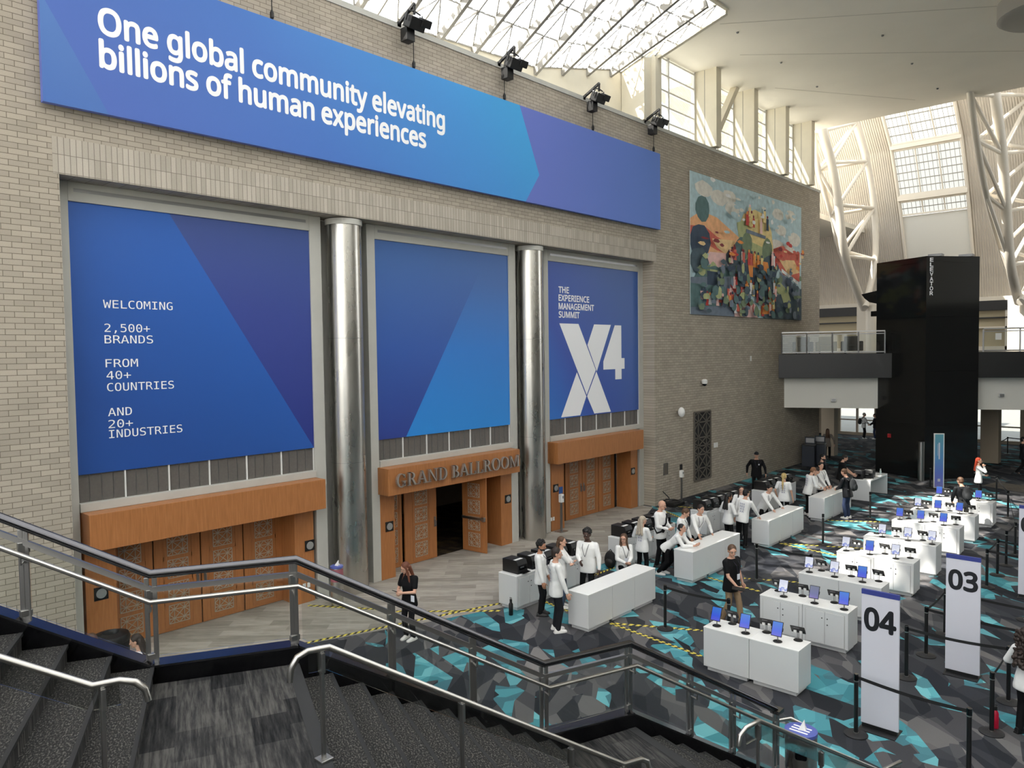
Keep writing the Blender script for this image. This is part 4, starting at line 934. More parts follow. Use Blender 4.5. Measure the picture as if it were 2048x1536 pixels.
# far waterfall desk with printers
t = thing('waterfall_desk', 'white waterfall desk with open side, standing alone before the elevator tower', 'desk', (-9.8, 31.8, 0))
b = MB(); b.box(-10.15, -9.44, 30.74, 32.86, .77, .83); b.build('desktop', 'white_top', t, bevel=.004, world=True)
for y in (30.74, 32.8): b = MB(); b.box(-10.15, -9.44, y, y+.06, 0, .77); b.build('side_panel', 'white_lam', t, bevel=.004, world=True)
b = MB(); b.box(-10.13, -10.08, 30.8, 32.8, .1, .77); b.build('back_panel', 'white_lam', t, world=True)
for k, (x, y, l) in enumerate(((-9.95, 31.05, 'at the near end of the waterfall desk'), (-9.7, 31.45, 'behind the near printer on the waterfall desk'))):
    o = dup(pr0, (x, y, .83), -PI/2+.1*k, 'black badge printer '+l)
def bottle(name, m, capm, label, loc, h=.24, r=.036):
    t = thing(name, label, 'bottle', loc)
    b = MB(); b.lathe([(r*.9, 0), (r, .01), (r, h*.7), (r*.55, h*.82), (r*.5, h*.86)], 14); b.build('body', m, t, smooth=True)
    b = MB(); b.lathe([(r*.6, h*.85), (r*.6, h), (r*.4, h*1.03)], 12); b.tube([(r*.3, 0, h*1.02), (r*.5, 0, h*1.12), (-r*.5, 0, h*1.12), (-r*.3, 0, h*1.02)], .005, 6); b.build('cap', capm, t, smooth=True)
    return t
p = F(1022, 1230); bottle('water_bottle', 'black', 'black', 'black water bottle standing on the floor beside the nearest printer cabinets', p, .36, .05)
p = F(1272, 1140); bottle('water_bottle', 'black', 'grey_metal', 'small dark bottle on the floor before the second printer cabinet row', p, .24, .035)
mat('bottle_red', (176, 24, 54), .3); p = F(1990, 1458); bottle('water_bottle', 'bottle_red', 'black', 'red water bottle standing on a stanchion base', (p.x, p.y, .02), .34, .05)
mat('bottle_clear', (190, 206, 204), .1); bottle('water_bottle', 'bottle_clear', 'white_plastic', 'clear water bottle at the left on the waterfall desk', (-9.9, 31.9, .83), .24); bottle('water_bottle', 'bottle_clear', 'white_plastic', 'clear water bottle at the right end of the waterfall desk', (-9.6, 32.5, .83), .2)
# kiosk rows: two units each, fronts facing the staircase
KY = [12.57, 15.0, 17.06, 19.5, 21.55, 24.1, 26.05, 28.68]
kp = kd = None
for i, y in enumerate(KY):
    for k in range(2):
        lab = 'white kiosk cabinet '+('with locking doors, ' if i % 2 else 'with plain front, ')+['left', 'right'][k]+' half of the '+ORD[i]+' kiosk row from the staircase'
        if i % 2:
            if kd is None: kd = cabinet('kiosk_cabinet', .9, .55, CH, lab, 'cabinet', 'kiosk cabinets', doors=2); o = kd
            else: o = dup(kd, label=lab)
        else:
            if kp is None: kp = cabinet('kiosk_cabinet', .9, .55, CH, lab, 'cabinet', 'kiosk cabinets'); o = kp
            else: o = dup(kp, label=lab)
        o.location = (-6.8+.9*k, y, 0)
# tablets
def screen(name, stops, sc=3.2, white=False):
    k = N(name); x = k.xyz(); n = k.noise(k.vec(x[0], x[1], x[2]), 14. if white else 4., 1.)
    f = k.math('ADD', k.math('MULTIPLY', x[2], 2.6), k.math('MULTIPLY', n, .5 if white else .15))
    c = k.ramp(f, [(p, srgb(*q)) for p, q in stops]); k.col(srgb(5, 5, 6)); k.l(c, k.b.inputs['Emission Color']); k.b.inputs['Emission Strength'].default_value = .75
    k.b.inputs['Roughness'].default_value = .1; MATS[name] = k.m
screen('screen_blue', [(.3, (96, 90, 214)), (.6, (40, 84, 226)), (1, (34, 120, 214))])
screen('screen_grey', [(.3, (130, 110, 190)), (.6, (104, 108, 160)), (1, (110, 116, 140))])
screen('screen_light', [(.45, (176, 168, 236)), (.6, (250, 250, 255)), (.7, (120, 140, 226)), (.8, (246, 248, 255)), (1, (220, 225, 245))], white=True)
def tablet(scr, label):
    t = thing('tablet', label, 'tablet', (0, 0, 0), 0, 'kiosk tablets')
    b = MB(); b.lathe([(.078, 0), (.08, .008), (.07, .016), (.02, .022)], 20); b.build('stand_base', 'black', t, smooth=True)
    b = MB(); b.tube([(0, 0, .015), (0, .01, .12), (0, -.005, .17)], .012, 8); b.ell((0, .02, .17), (.03, .02, .02)); b.build('stand_arm', 'grey_metal', t, smooth=True)
    R = Matrix.Rotation(-.42, 3, 'X'); c = Vector((0, -.02, .235))
    b = MB(); b.obox(c, (.195, .012, .262), R); b.obox(c+R@Vector((.1, .002, 0)), (.012, .02, .06), R); b.obox(c+R@Vector((-.1, .002, 0)), (.012, .02, .06), R); b.build('case', 'black', t, bevel=.006)
    b = MB(); q = R@Vector((0, -.0068, 0)); b.obox(c+q, (.172, .001, .238), R); b.build('screen', scr, t)
    b = MB(); q = R@Vector((0, .0068, 0)); b.obox(c+R@Vector((-.045, .02, -.03)), (.05, .03, .05), R); b.obox(c+R@Vector((.045, .02, -.03)), (.05, .03, .05), R); b.build('bracket_joint', 'white_plastic', t, bevel=.006)
    return t
def tablet_back(label):
    """stand turned away from the stairs: the screen lies back on a raised arm"""
    t = thing('tablet', label, 'tablet', (0, 0, 0), 0, 'kiosk tablets')
    b = MB(); b.lathe([(.078, 0), (.08, .008), (.07, .016), (.02, .022)], 20); b.build('stand_base', 'black', t, smooth=True)
    b = MB()
    for s in (-.012, .012): b.tube([(s, 0, .015), (s, 0, .14)], .006, 6)
    b.build('stand_arm', 'grey_metal', t, smooth=True)
    R = Matrix.Rotation(.6, 3, 'X'); c = Vector((0, -.015, .2))
    b = MB(); b.obox(c, (.25, .014, .17), R); b.build('case', 'black', t, bevel=.006)
    b = MB(); b.obox(c+R@Vector((0, .008, 0)), (.225, .001, .15), R); b.build('screen', 'screen_blue', t)
    b = MB()
    for s in (-.05, .05): b.obox(c+R@Vector((s, -.02, -.04)), (.05, .03, .05), R)
    b.build('bracket_joint', 'white_plastic', t, bevel=.006)
    b = MB(); b.obox(c+R@Vector((-.02, -.008, .05)), (.1, .002, .014), R); b.build('maker_plate', 'grey_metal', t)
    return t
SCR = [('b', 'b', 'b'), ('l', 'g', 'b'), ('l', 'l', 'b'), ('l', 'b', 'l'), ('l', 'l', 'l'), ('b', 'b', 'b'), ('l', 'b', 'b'), ('b', 'b', 'b')]
SN = {'b': ('screen_blue', 'blue'), 'l': ('screen_light', 'white and lilac'), 'g': ('screen_grey', 'grey violet')}
tp = {}; LMR = ['left', 'middle', 'right']
for i, y in enumerate(KY):
    front, rear = ((-6.62, -6.05, -5.45), (-6.45, -5.78, -5.2)) if i not in (1, 4) else ((-6.36, -5.72, -5.14), (-6.6, -6.08, -5.43))
    for k in range(3):
        s = SCR[i][k]; lab = 'tablet with '+SN[s][1]+' screen facing the staircase, '+LMR[k]+' on the '+ORD[i]+' kiosk row'
        if s not in tp: tp[s] = tablet(SN[s][0], lab); o = tp[s]
        else: o = dup(tp[s], label=lab)
        o.location = (front[k], y+.18, CH); o.rotation_euler = (0, 0, random.uniform(-.12, .05)+.12)
        lab = 'black tablet stand turned away from the staircase, '+LMR[k]+' on the '+ORD[i]+' kiosk row'
        if 'x' not in tp: tp['x'] = tablet_back(lab); o = tp['x']
        else: o = dup(tp['x'], label=lab)
        o.location = (rear[k], y+.47, CH); o.rotation_euler = (0, 0, random.uniform(-.1, .15))
# numbered lane signs
def lane_sign(num, x0, x1, y, h, label, base=True):
    t = thing('lane_sign', label, 'sign', ((x0+x1)/2, y, 0), 0, 'numbered lane signs'); w = x1-x0
    b = MB(); b.box(-w/2, w/2, -.02, .02, .06, h); b.build('board', 'sign_face', t, bevel=.003)
    b = MB(); b.box(-w/2-.001, w/2+.001, -.0225, .0225, h-.075, h+.001); b.build('header_strip', 'sign_blue', t)
    b = MB(); letters(b, num, (-w*.40, -.0225, h-.62), (1, 0, 0), ZX, .33, w*.8, .034); b.build('numeral', 'letter_black', t)
    b = MB(); b.box(-w/2, w/2, -.2, .2, 0, .012); b.box(-w/2+.02, w/2-.02, -.03, .03, .012, .06); b.build('foot', 'black', t)
lane_sign('04', -3.9, -3.35, 12.32, 2.2, 'tall pale sign numbered 04 nearest the staircase')
lane_sign('03', -3.41, -2.86, 15.42, 2.2, 'tall pale sign numbered 03, second from the staircase')
p = F(2036, 1192); lane_sign('02', p.x, p.x+.55, p.y, 2.2, 'tall pale sign cut by the right edge of the frame, beyond sign 03')
grad('totem_print', [(0, (132, 128, 200)), (.3, (100, 120, 206)), (.6, (92, 150, 200)), (1, (96, 160, 176))], 0, 0, .45, 0)
p = F(1877, 977); t = thing('banner_totem', 'narrow blue banner stand on the sunlit floor in front of the elevator tower', 'sign', (p.x, p.y, 0), math.radians(30))
b = MB(); b.box(-.2, .2, -.03, .03, .03, 2.34); b.build('frame', 'white_plastic', t, bevel=.006)
b = MB(); b.box(-.16, .16, -.033, -.03, .06, 2.3); b.build('print', 'totem_print', t)
b = MB(); b.box(-.02, .03, -.035, -.034, 1.25, 1.95); b.box(-.06, -.045, -.035, -.034, 1.4, 1.9); b.box(-.05, .05, -.035, -.034, .3, .42); b.build('print_mark', 'sign_face', t)
b = MB(); b.box(-.22, .22, -.18, .18, 0, .03); b.build('foot', 'black', t)
# ------------------------------------------------------------------ stanchions with belts
def stanchion(label):
    t = thing('stanchion', label, 'stanchion', (0, 0, 0), 0, 'belt stanchions')
    b = MB(); b.lathe([(.175, 0), (.175, .014), (.16, .022), (.05, .03)], 32); b.build('base', 'rubber', t, smooth=True)
    b = MB(); b.lathe([(.032, .025), (.032, .86)], 16); b.build('pole', 'black', t, smooth=True)
    b = MB(); b.lathe([(.037, .86), (.037, .955), (.03, .962)], 16); b.build('belt_cassette', 'black_gloss', t, smooth=True)
    b = MB(); b.lathe([(.034, .84), (.034, .86)], 16); b.lathe([(.036, .03), (.036, .045)], 16); b.build('ring', 'steel', t, smooth=True)
    return t
st0 = None; SP = {}
def put_st(key, xy, label):
    global st0
    if st0 is None: st0 = stanchion(label); o = st0
    else: o = dup(st0, label=label)
    o.location = (xy[0], xy[1], 0); SP[key] = o
LX, RX, QX, ZXX = -8.42, -6.98, -3.86, -2.31
for key, xy, lab in (('a', (LX, 13.89), 'black stanchion between the first reception counter and the first kiosk row'), ('b', (RX, 13.95), 'black stanchion just behind the left end of the first kiosk row'),
    ('c', (LX, 18.39), 'black stanchion on the open carpet right of the second reception counter'), ('d', (RX, 18.3), 'black stanchion behind the left end of the third kiosk row'),
    ('e', (LX, 23.0), 'black stanchion on the open carpet right of the third reception counter'), ('f', (LX-.05, 27.56), 'black stanchion right of the fourth reception counter'),
    ('g', (RX, 27.3), 'black stanchion behind the left end of the seventh kiosk row'), ('h', (LX, 35.2), 'black stanchion left of the narrow blue banner stand'),
    ('q1', (-5.82, 34.0), 'black stanchion beyond the last kiosk row near the red-haired woman'), ('q2', (-4.91, 30.7), 'black stanchion right of the last kiosk row'),
    ('q3', (QX, 25.3), 'black queue stanchion beside the left edge of the sign at the frame edge'), ('q4', (QX, 23.98), 'black queue stanchion second nearer from the sign at the frame edge'),
    ('q5', (QX, 22.8), 'black queue stanchion with a diagonal belt right of the fifth kiosk row'), ('q6', (QX, 21.5), 'black queue stanchion right of sign 03, with belts both ways'),
    ('q7', (QX, 17.4), 'black queue stanchion half hidden behind the left edge of sign 03'), ('q8', (QX, 15.95), 'black queue stanchion just left of sign 03'),
    ('q9', (QX, 14.63), 'black queue stanchion between sign 04 and sign 03'), ('q10', (QX, 11.95), 'black stanchion nearest the camera, left of sign 04'),
    ('q11', (ZXX, 11.82), 'black stanchion at the bottom right, its base below the frame'), ('q12', (ZXX, 13.37), 'black stanchion with a red bottle at its base'),
    ('q13', (ZXX, 14.72), 'black stanchion beside the curly-haired woman at the right edge'), ('q14', (-2.75, 19.4), 'black stanchion hidden behind sign 03'),
    ('r1', (-7.91, 46.2), 'dark stanchion far under the balcony, left one'), ('r2', (-7.88, 48.9), 'dark stanchion far under the balcony, right one')):
    put_st(key, xy, lab)
def belt(k, to, z1=.91):
    o = SP[k]; p = Vector((to[0], to[1], 0))-Vector((o.location.x, o.location.y, 0)); n = 8; b = MB(); L = p.length
    if L < .2: return
    pts = [Vector((p.x*i/n, p.y*i/n, .91+(z1-.91)*i/n-.05*math.sin(PI*i/n)*min(1, L/2))) for i in range(n+1)]
    for u, v in zip(pts, pts[1:]): b.bar(u, v, .006, .05)
    b.build('belt', 'black_matte', o)
loc = lambda k: (SP[k].location.x, SP[k].location.y)
for k, m in (('a', 'b'), ('c', 'd'), ('q1', 'q2'), ('q2', 'q3'), ('q8', 'q7'), ('q10', 'q11'), ('q12', 'q13'), ('q6', 'q5'), ('q9', 'q13'), ('r1', 'r2'), ('q4', 'q3')): belt(k, loc(m))
for k, to in (('q6', (-1.2, 21.4)), ('q7', (-1.2, 17.3)), ('q8', (-1.2, 15.9)), ('q5', (-1.2, 22.7)), ('q14', (-.8, 19.3)), ('r2', (-5, 48.5)), ('q1', (-6.7, 34.6))): belt(k, to)
# ------------------------------------------------------------------ hazard tape over floor cables
HL = [((608, 1287), (1000, 1207), 'along the edge of the beige carpet by the staircase'), ((617, 1211), (757, 1219), 'on the beige carpet beside the left doors'), ((792, 1223), (1001, 1222), 'running to the first printer cabinets'),
      ((1222, 1247), (1405, 1261), 'from the first reception counter straight to the first kiosk row'), ((1222, 1247), (1404, 1313), 'slanting from the first reception counter to the first kiosk row'),
      ((1178, 1154), (1228, 1135), 'beyond the nearest printer cabinets'), ((1416, 1155), (1522, 1184), 'slanting from the second reception counter'), ((1488, 1157), (1600, 1165), 'straight from the second counter to the third kiosk row'),
      ((1560, 1087), (1672, 1111), 'slanting from the third reception counter'), ((1566, 1087), (1740, 1098), 'straight from the third reception counter'), ((1655, 1041), (1760, 1044), 'in front of the fourth reception counter'),
      ((1316, 1016), (1362, 1036), 'near the corner of the brick wall by the second cabinets'), ((1342, 1012), (1392, 1016), 'on the dark carpet below the brick wall'), ((1470, 985), (1520, 982), 'near the walking man in black'), ((1090, 1204), (1140, 1223), 'between the first cabinets and the first counter')]
for p0, p1, lab in HL:
    a, c = F(*p0), F(*p1); L = (c-a).length; b = MB(); n = max(2, int(L/.4))
    vs = []
    for i in range(n+1):
        u = -L/2+L*i/n; dy = random.uniform(-.012, .012); vs += [(u, -.045+dy, .003), (u, -.03+dy, .012), (u, .03+dy, .012), (u, .045+dy, .003)]
    b.add(vs, [(i*4+j, (i+1)*4+j, (i+1)*4+j+1, i*4+j+1) for i in range(n) for j in range(3)])
    o = b.build('hazard_tape', 'hazard'); o.location = (a+c)/2; o.rotation_euler = (0, 0, math.atan2(c.y-a.y, c.x-a.x)); tag(o, 'yellow and black striped tape '+lab, 'tape', 'striped floor tape')
# ------------------------------------------------------------------ bins, bags, fittings
mat('bin_label', (84, 96, 170), .4); mat('bin_tag', (150, 90, 100), .5)
def steel_bin(label, x, y, h, r, hole):
    t = thing('waste_bin', label, 'bin', (x, y, 0))
    b = MB(); b.lathe([(r, 0), (r, h-.03), (r*.96, h)], 32); b.build('body', 'column_steel', t, smooth=True)
    b = MB(); b.lathe([(r*1.03, h-.02), (r*1.03, h+.02), (r*.9, h+.03)], 32); b.build('lid', 'bin_label', t, smooth=True)
    b = MB(); b.prism([(-.02, -.05, h+.03), (.07, -.02, h+.03), (.03, .02, h+.15)], (0, 1, 0), .02); b.prism([(.0, -.03, h+.03), (.05, .06, h+.03), (.02, .02, h+.12)], (1, 0, 0), .01); b.build('tissue', 'white_plastic', t)
    if hole:
        a = math.atan2(-y, -x); b = MB(); b.obox((math.cos(a)*(r-.03), math.sin(a)*(r-.03), h-.22), (.08, .16, .17), Matrix.Rotation(a, 3, 'Z')); b.build('opening', 'black_gloss', t, bevel=.035)
        b = MB()
        for k in range(3): b.box(-.12, .12, -.1+.07*k, -.07+.07*k, h+.0302, h+.031)
        b.build('lid_print', 'letter_white', t)
    else: b = MB(); b.lathe([(r*1.01, h-.34), (r*1.01, h-.04)], 32); b.build('wrap_label', 'bin_tag', t, smooth=True)
p = F(1602, 1458, .98); steel_bin('round steel wipes bin with a blue lid at the foot of the stairs', p.x, p.y, .95, .2, True)
p = F(668, 1207); steel_bin('slim steel bin with a blue lid against the first steel column', p.x+.15, p.y, .93, .15, False)
p = F(222, 1264, 1.0); t = thing('trash_can', 'big round black trash can before the left wood jamb', 'bin', (p.x, p.y, 0))
b = MB(); b.lathe([(.26, 0), (.29, .04), (.3, .86)], 40); b.build('body', 'black_matte', t, smooth=True)
b = MB(); b.lathe([(.315, .84), (.315, .9), (.29, .96), (.15, 1.0), (.13, .95), (.12, .9)], 40); b.build('lid', 'black', t, smooth=True)
b = MB(); a = math.atan2(-p.y, -p.x)+.22
for k, ch in enumerate('SALT'):
    g_ = a-.1+.17*k; letters(b, ch, (math.cos(g_)*.304, math.sin(g_)*.304, .5), (-math.sin(g_), math.cos(g_), 0), ZX, .055)
b.build('lettering', 'grey_metal', t)
for k, px in enumerate((1612, 1632)):
    p = F(px+6, 932-k*3); t = thing('recycling_bin', 'dark blue recycling bin at the end of the brick wall, '+('left one' if k == 0 else 'right one'), 'bin', p, .2, 'recycling bins')
    b = MB(); b.box(-.3, .3, -.3, .3, 0, 1.05); b.build('body', 'navy', t, bevel=.02); b = MB(); b.box(-.32, .32, -.32, .32, 1.05, 1.12); b.build('lid', 'black', t, bevel=.02)
    b = MB(); b.box(-.25, .25, .28, .3, 1.12, 1.45); b.build('sign_board', 'navy', t)
    b = MB(); b.box(-.2, .2, .275, .28, 1.16, 1.4); b.build('sign_face', 'slate_face' if False else 'grey_metal', t)
p = F(1217, 1128); t = thing('backpack', 'black backpack leaning on the end of the second printer cabinets', 'bag', (-11.95, 16.86, 0), .2)
b = MB(); b.ell((0, 0, .24), (.17, .12, .25), n=16, m=12); b.build('body', 'black_matte', t, smooth=True); b = MB(); b.ell((0, -.1, .17), (.12, .06, .13)); b.build('front_pocket', 'black', t, smooth=True)
b = MB(); b.tube([(-.05, .02, .47), (0, .02, .52), (.05, .02, .47)], .012, 6); b.build('handle', 'black', t)
def sanitizer(p, label, top):
    t = thing('sanitizer_stand', label, 'dispenser', p)
    b = MB(); b.box(-.15, .15, -.18, .18, 0, .012); b.build('base', 'dark_steel', t)
    b = MB(); b.box(-.03, .03, -.03, .03, .012, 1.15); b.build('pole', 'grey_metal', t)
    b = MB(); b.box(-.06, .08, -.07, .07, .98, 1.26); b.build('dispenser', 'white_plastic', t, bevel=.02); b = MB(); b.box(-.02, .0, -.09, .09, 1.28, 1.5); b.build('sign', top, t)
    b = MB(); b.box(.08, .085, -.03, .03, 1.12, 1.2); b.build('window', 'grey_metal', t)
sanitizer(F(1123, 1063), 'hand sanitizer stand with a blue sign before the right doors', 'blue_plastic')
sanitizer(F(1363, 1004), 'hand sanitizer stand with a black top against the brick wall', 'black')
# geometric vent grille in the brick wall
t = thing('vent_grille', 'tall dark geometric vent grille set in the brick wall', 'vent', (BX, 28.38, .6)); b = MB(); b.box(BX, BX+.012, 27.7, 29.08, .58, 3.42); b.build('backing', 'shadow_gap', t, world=True)
b = MB(); Y0, Y1, Z0, Z1 = 27.7, 29.08, .58, 3.42
for a, c in (((Y0, Z0), (Y1, Z0)), ((Y1, Z0), (Y1, Z1)), ((Y1, Z1), (Y0, Z1)), ((Y0, Z1), (Y0, Z0))): b.bar((BX+.03, *a), (BX+.03, *c), .06, .06, (1, 0, 0))
b.build('frame', 'grille', t, world=True)
b = MB(); M_ = (Y0+Y1)/2; Q1 = Y0+.35; Q3 = Y1-.35
for y in (Q1, Q3): b.bar((BX+.02, y, Z0), (BX+.02, y, Z1), .05, .03, (1, 0, 0))
zz = [Z0, 1.05, 1.62, 1.98, 2.34, 2.98, Z1]
for z in zz[1:-1]: b.bar((BX+.02, Y0, z), (BX+.02, Y1, z), .05, .03, (1, 0, 0))
for z0, z1 in zip(zz, zz[1:]):
    for a, c in (((Q1, z0), (Q3, z1)), ((Q3, z0), (Q1, z1)), ((Y0, (z0+z1)/2), (Q1, z1)), ((Y0, (z0+z1)/2), (Q1, z0)), ((Y1, (z0+z1)/2), (Q3, z1)), ((Y1, (z0+z1)/2), (Q3, z0))): b.bar((BX+.02, *a), (BX+.02, *c), .045, .03, (1, 0, 0))
b.build('lattice', 'grille', t, world=True)
def wallbit(name, px, label, cat, f):
    p = W(*px, BX); t = thing(name, label, cat, (BX, p.y, p.z)); f(t)
def f1(t): b = MB(); b.tube([(0, 0, 0), (.12, 0, 0)], .02, 8); b.build('arm', 'grey_metal', t); b = MB(); b.ell((.2, 0, 0), (.13, .16, .2), n=18, m=12); b.build('shade', 'white_plastic', t, smooth=True)
wallbit('wall_lamp', (1354, 824), 'white oval wall lamp on the brick wall left of the vent grille', 'lamp', f1)
def f2(t): b = MB(); b.lathe([(.1, -.05), (.12, .0), (.12, .1), (.06, .14)], 18, (.12, 0, 0)); b.build('housing', 'white_plastic', t, smooth=True); b = MB(); b.ell((.12, 0, -.06), (.09, .09, .09)); b.build('dome', 'black_gloss', t, smooth=True)
wallbit('security_camera', (1404, 765), 'white dome security camera on the brick wall above the vent grille', 'camera', f2)
def f3(t): b = MB(); b.box(0, .03, -.05, .05, -.12, .12); b.build('plate', 'white_plastic', t)
wallbit('wall_plate', (1501, 717), 'small white plate high on the brick wall near the balcony', 'plate', f3)
def f4(t):
    for s in (-.09, .09): b = MB(); b.box(0, .03, s-.07, s+.07, -.1, .1); b.build('switch', 'white_plastic', t)
wallbit('wall_switch', (1431, 890), 'pair of white wall switches right of the vent grille', 'switch', f4)
def f5(t):
    b = MB(); b.box(0, .012, -.15, .15, -.22, .22); b.build('cover', 'grille', t); b = MB()
    for a, c in (((-.15, -.22), (.15, -.22)), ((.15, -.22), (.15, .22)), ((.15, .22), (-.15, .22)), ((-.15, .22), (-.15, -.22))): b.bar((.015, *a), (.015, *c), .02, .02, (1, 0, 0))
    b.build('rim', 'grey_metal', t)
wallbit('access_panel', (1331, 938), 'small framed access panel low on the brick wall corner', 'panel', f5)
p = F(1330, 1008); t = thing('cable_box', 'black power box with loose cables on the floor at the brick corner', 'power box', (p.x+.4, p.y, 0)); b = MB(); b.box(-.25, .25, -.4, .4, 0, .14); b.build('box', 'black', t, bevel=.02)
b = MB(); pts = [(-.1+.25*math.cos(k*.9)*(1+.03*k), .3*math.sin(k*.9), .16+.006*(k % 3)) for k in range(18)]; b.tube(pts, .014, 6); b.tube([(0, -.2, .14), (-.1, -.25, .35), (-.25, -.3, .5), (-.3, -.32, .55)], .02, 6); b.build('cable', 'rubber', t)
for px, zl in ((1667, 'left'), (2002, 'right')):
    d = _ray(px, 800 if px < 1800 else 790); o_ = np.array(S(A0, 0, -.65)); n_ = np.array((bn.x, bn.y, 0)); k_ = np.dot(o_-EYE, n_)/np.dot(d, n_); p = EYE+d*k_
    t = thing('soffit_speaker', 'small white speaker on the pale wall under the balcony, '+zl+' of the tower', 'speaker', tuple(p)); b = MB(); b.obox((bn.x*.08, bn.y*.08, 0), (.22, .16, .18), Matrix.Rotation(math.atan2(bd.y, bd.x), 3, 'Z')); b.build('housing', 'white_plastic', t, bevel=.03)
    b = MB(); b.obox((bn.x*.17, bn.y*.17, 0), (.17, .02, .13), Matrix.Rotation(math.atan2(bd.y, bd.x), 3, 'Z')); b.build('grille', 'grey_metal', t)
for px, lab in (((613, 1171), 'on the wood jamb left of the first steel column'), ((1105, 1038), 'at the foot of the wood jamb by the right doors')):
    p = W(*px, -15.89); t = thing('socket_plate', 'small white socket plate '+lab, 'socket', (-15.895, p.y, p.z), 0, 'socket plates')
    for s in (-.06, .06): b = MB(); b.box(0, .012, s-.04, s+.04, -.06, .06); b.build('cover', 'white_plastic', t)
# seats for the people who sit
for x, y, h, lab in ((-10.62, 15.6, .60, 'low round stool behind the first reception counter'), ):
    t = thing('stool', lab, 'stool', (x, y, 0)); b = MB(); b.lathe([(.16, h-.04), (.17, h-.03), (.17, h), (.15, h+.005)], 24); b.build('seat', 'black', t, smooth=True)
    for k in range(4): a = PI/4+PI/2*k; b = MB(); b.tube([(.1*math.cos(a), .1*math.sin(a), h-.04), (.18*math.cos(a), .18*math.sin(a), 0)], .014, 8); b.build('leg', 'grey_metal', t)
t = thing('bench', 'low dark bench under the seated pair beside the staircase', 'bench', (-13.75, 4.75, 0), math.radians(20)); b = MB(); b.box(-.75, .75, -.22, .22, .34, .40); b.build('seat', 'black', t, bevel=.01)
for sx_ in (-.65, .65): b = MB(); b.box(sx_-.03, sx_+.03, -.18, .18, 0, .34); b.build('leg', 'dark_steel', t)
# ------------------------------------------------------------------ people
SKIN = {'light': (206, 160, 136), 'tan': (176, 126, 98), 'dark': (74, 50, 40), 'brown': (140, 98, 74)}
for n_, c in SKIN.items(): mat('skin_'+n_, c, .55, noise=.04, nscale=8)
HAIRC = {'black': (20, 17, 16), 'darkbrown': (44, 32, 26), 'brown': (84, 60, 42), 'auburn': (104, 58, 38), 'blond': (196, 170, 112), 'greyblond': (176, 164, 146), 'red': (190, 66, 34), 'white': (206, 200, 192), 'reddish': (128, 88, 60)}
for n_, c in HAIRC.items(): mat('hair_'+n_, c, .6, noise=.2, nscale=40, bump=.3)
def cloth(name, c, rough=.85): mat('cloth_'+name, c, rough, noise=.04, nscale=9, bump=.25, spec=.2)
for n_, c in dict(white=(236, 236, 234), black=(20, 20, 22), dark=(32, 33, 37), khaki=(146, 124, 98), jeans=(74, 88, 108), navyjeans=(44, 54, 80), grey=(128, 120, 112), charcoal=(46, 48, 50)).items(): cloth(n_, c)
mat('shoe_white', (226, 224, 220), .5); mat('shoe_black', (20, 20, 21), .5); mat('shoe_brown', (70, 48, 34), .5); mat('print_blue', (52, 66, 128), .7); mat('eye_dark', (30, 22, 18), .2); mat('eye_white', (220, 216, 210), .3)
mat('lip', (160, 92, 84), .5); mat('badge_card', (232, 236, 244), .4); mat('lanyard', (34, 34, 52), .7)
def ik(S, T, l1, l2, pole):
    d = T-S; L = d.length
    if L > (l1+l2)*.998: T = S+d.normalized()*(l1+l2)*.998; d = T-S; L = d.length
    L = max(L, abs(l1-l2)+.01); u = d.normalized(); a = (l1*l1-l2*l2+L*L)/(2*L); hh = math.sqrt(max(0, l1*l1-a*a))
    p = Vector(pole); p = p-u*p.dot(u); p = p.normalized() if p.length > 1e-4 else u.orthogonal().normalized()
    return S+u*a+p*hh, T
def remesh(o, v, smooth=3, fac=.5):
    m = o.modifiers.new('skin', 'REMESH'); m.mode = 'VOXEL'; m.voxel_size = v; m.use_smooth_shade = True
    if smooth: s = o.modifiers.new('soft', 'SMOOTH'); s.iterations = smooth; s.factor = fac
    return o
TORSO = {False: [(-.075,.072,.058,0), (-.03,.092,.066,-.006), (.03,.087,.062,0), (.10,.080,.058,.004), (.17,.088,.063,.005), (.23,.096,.066,0), (.272,.088,.056,-.006), (.298,.055,.043,-.008), (.318,.03,.03,-.006)],
         True: [(-.075,.078,.060,0), (-.03,.096,.068,-.008), (.03,.084,.060,0), (.10,.070,.052,.004), (.17,.079,.062,.010), (.225,.083,.060,.003), (.265,.076,.050,-.006), (.293,.048,.038,-.008), (.315,.026,.028,-.006)]}
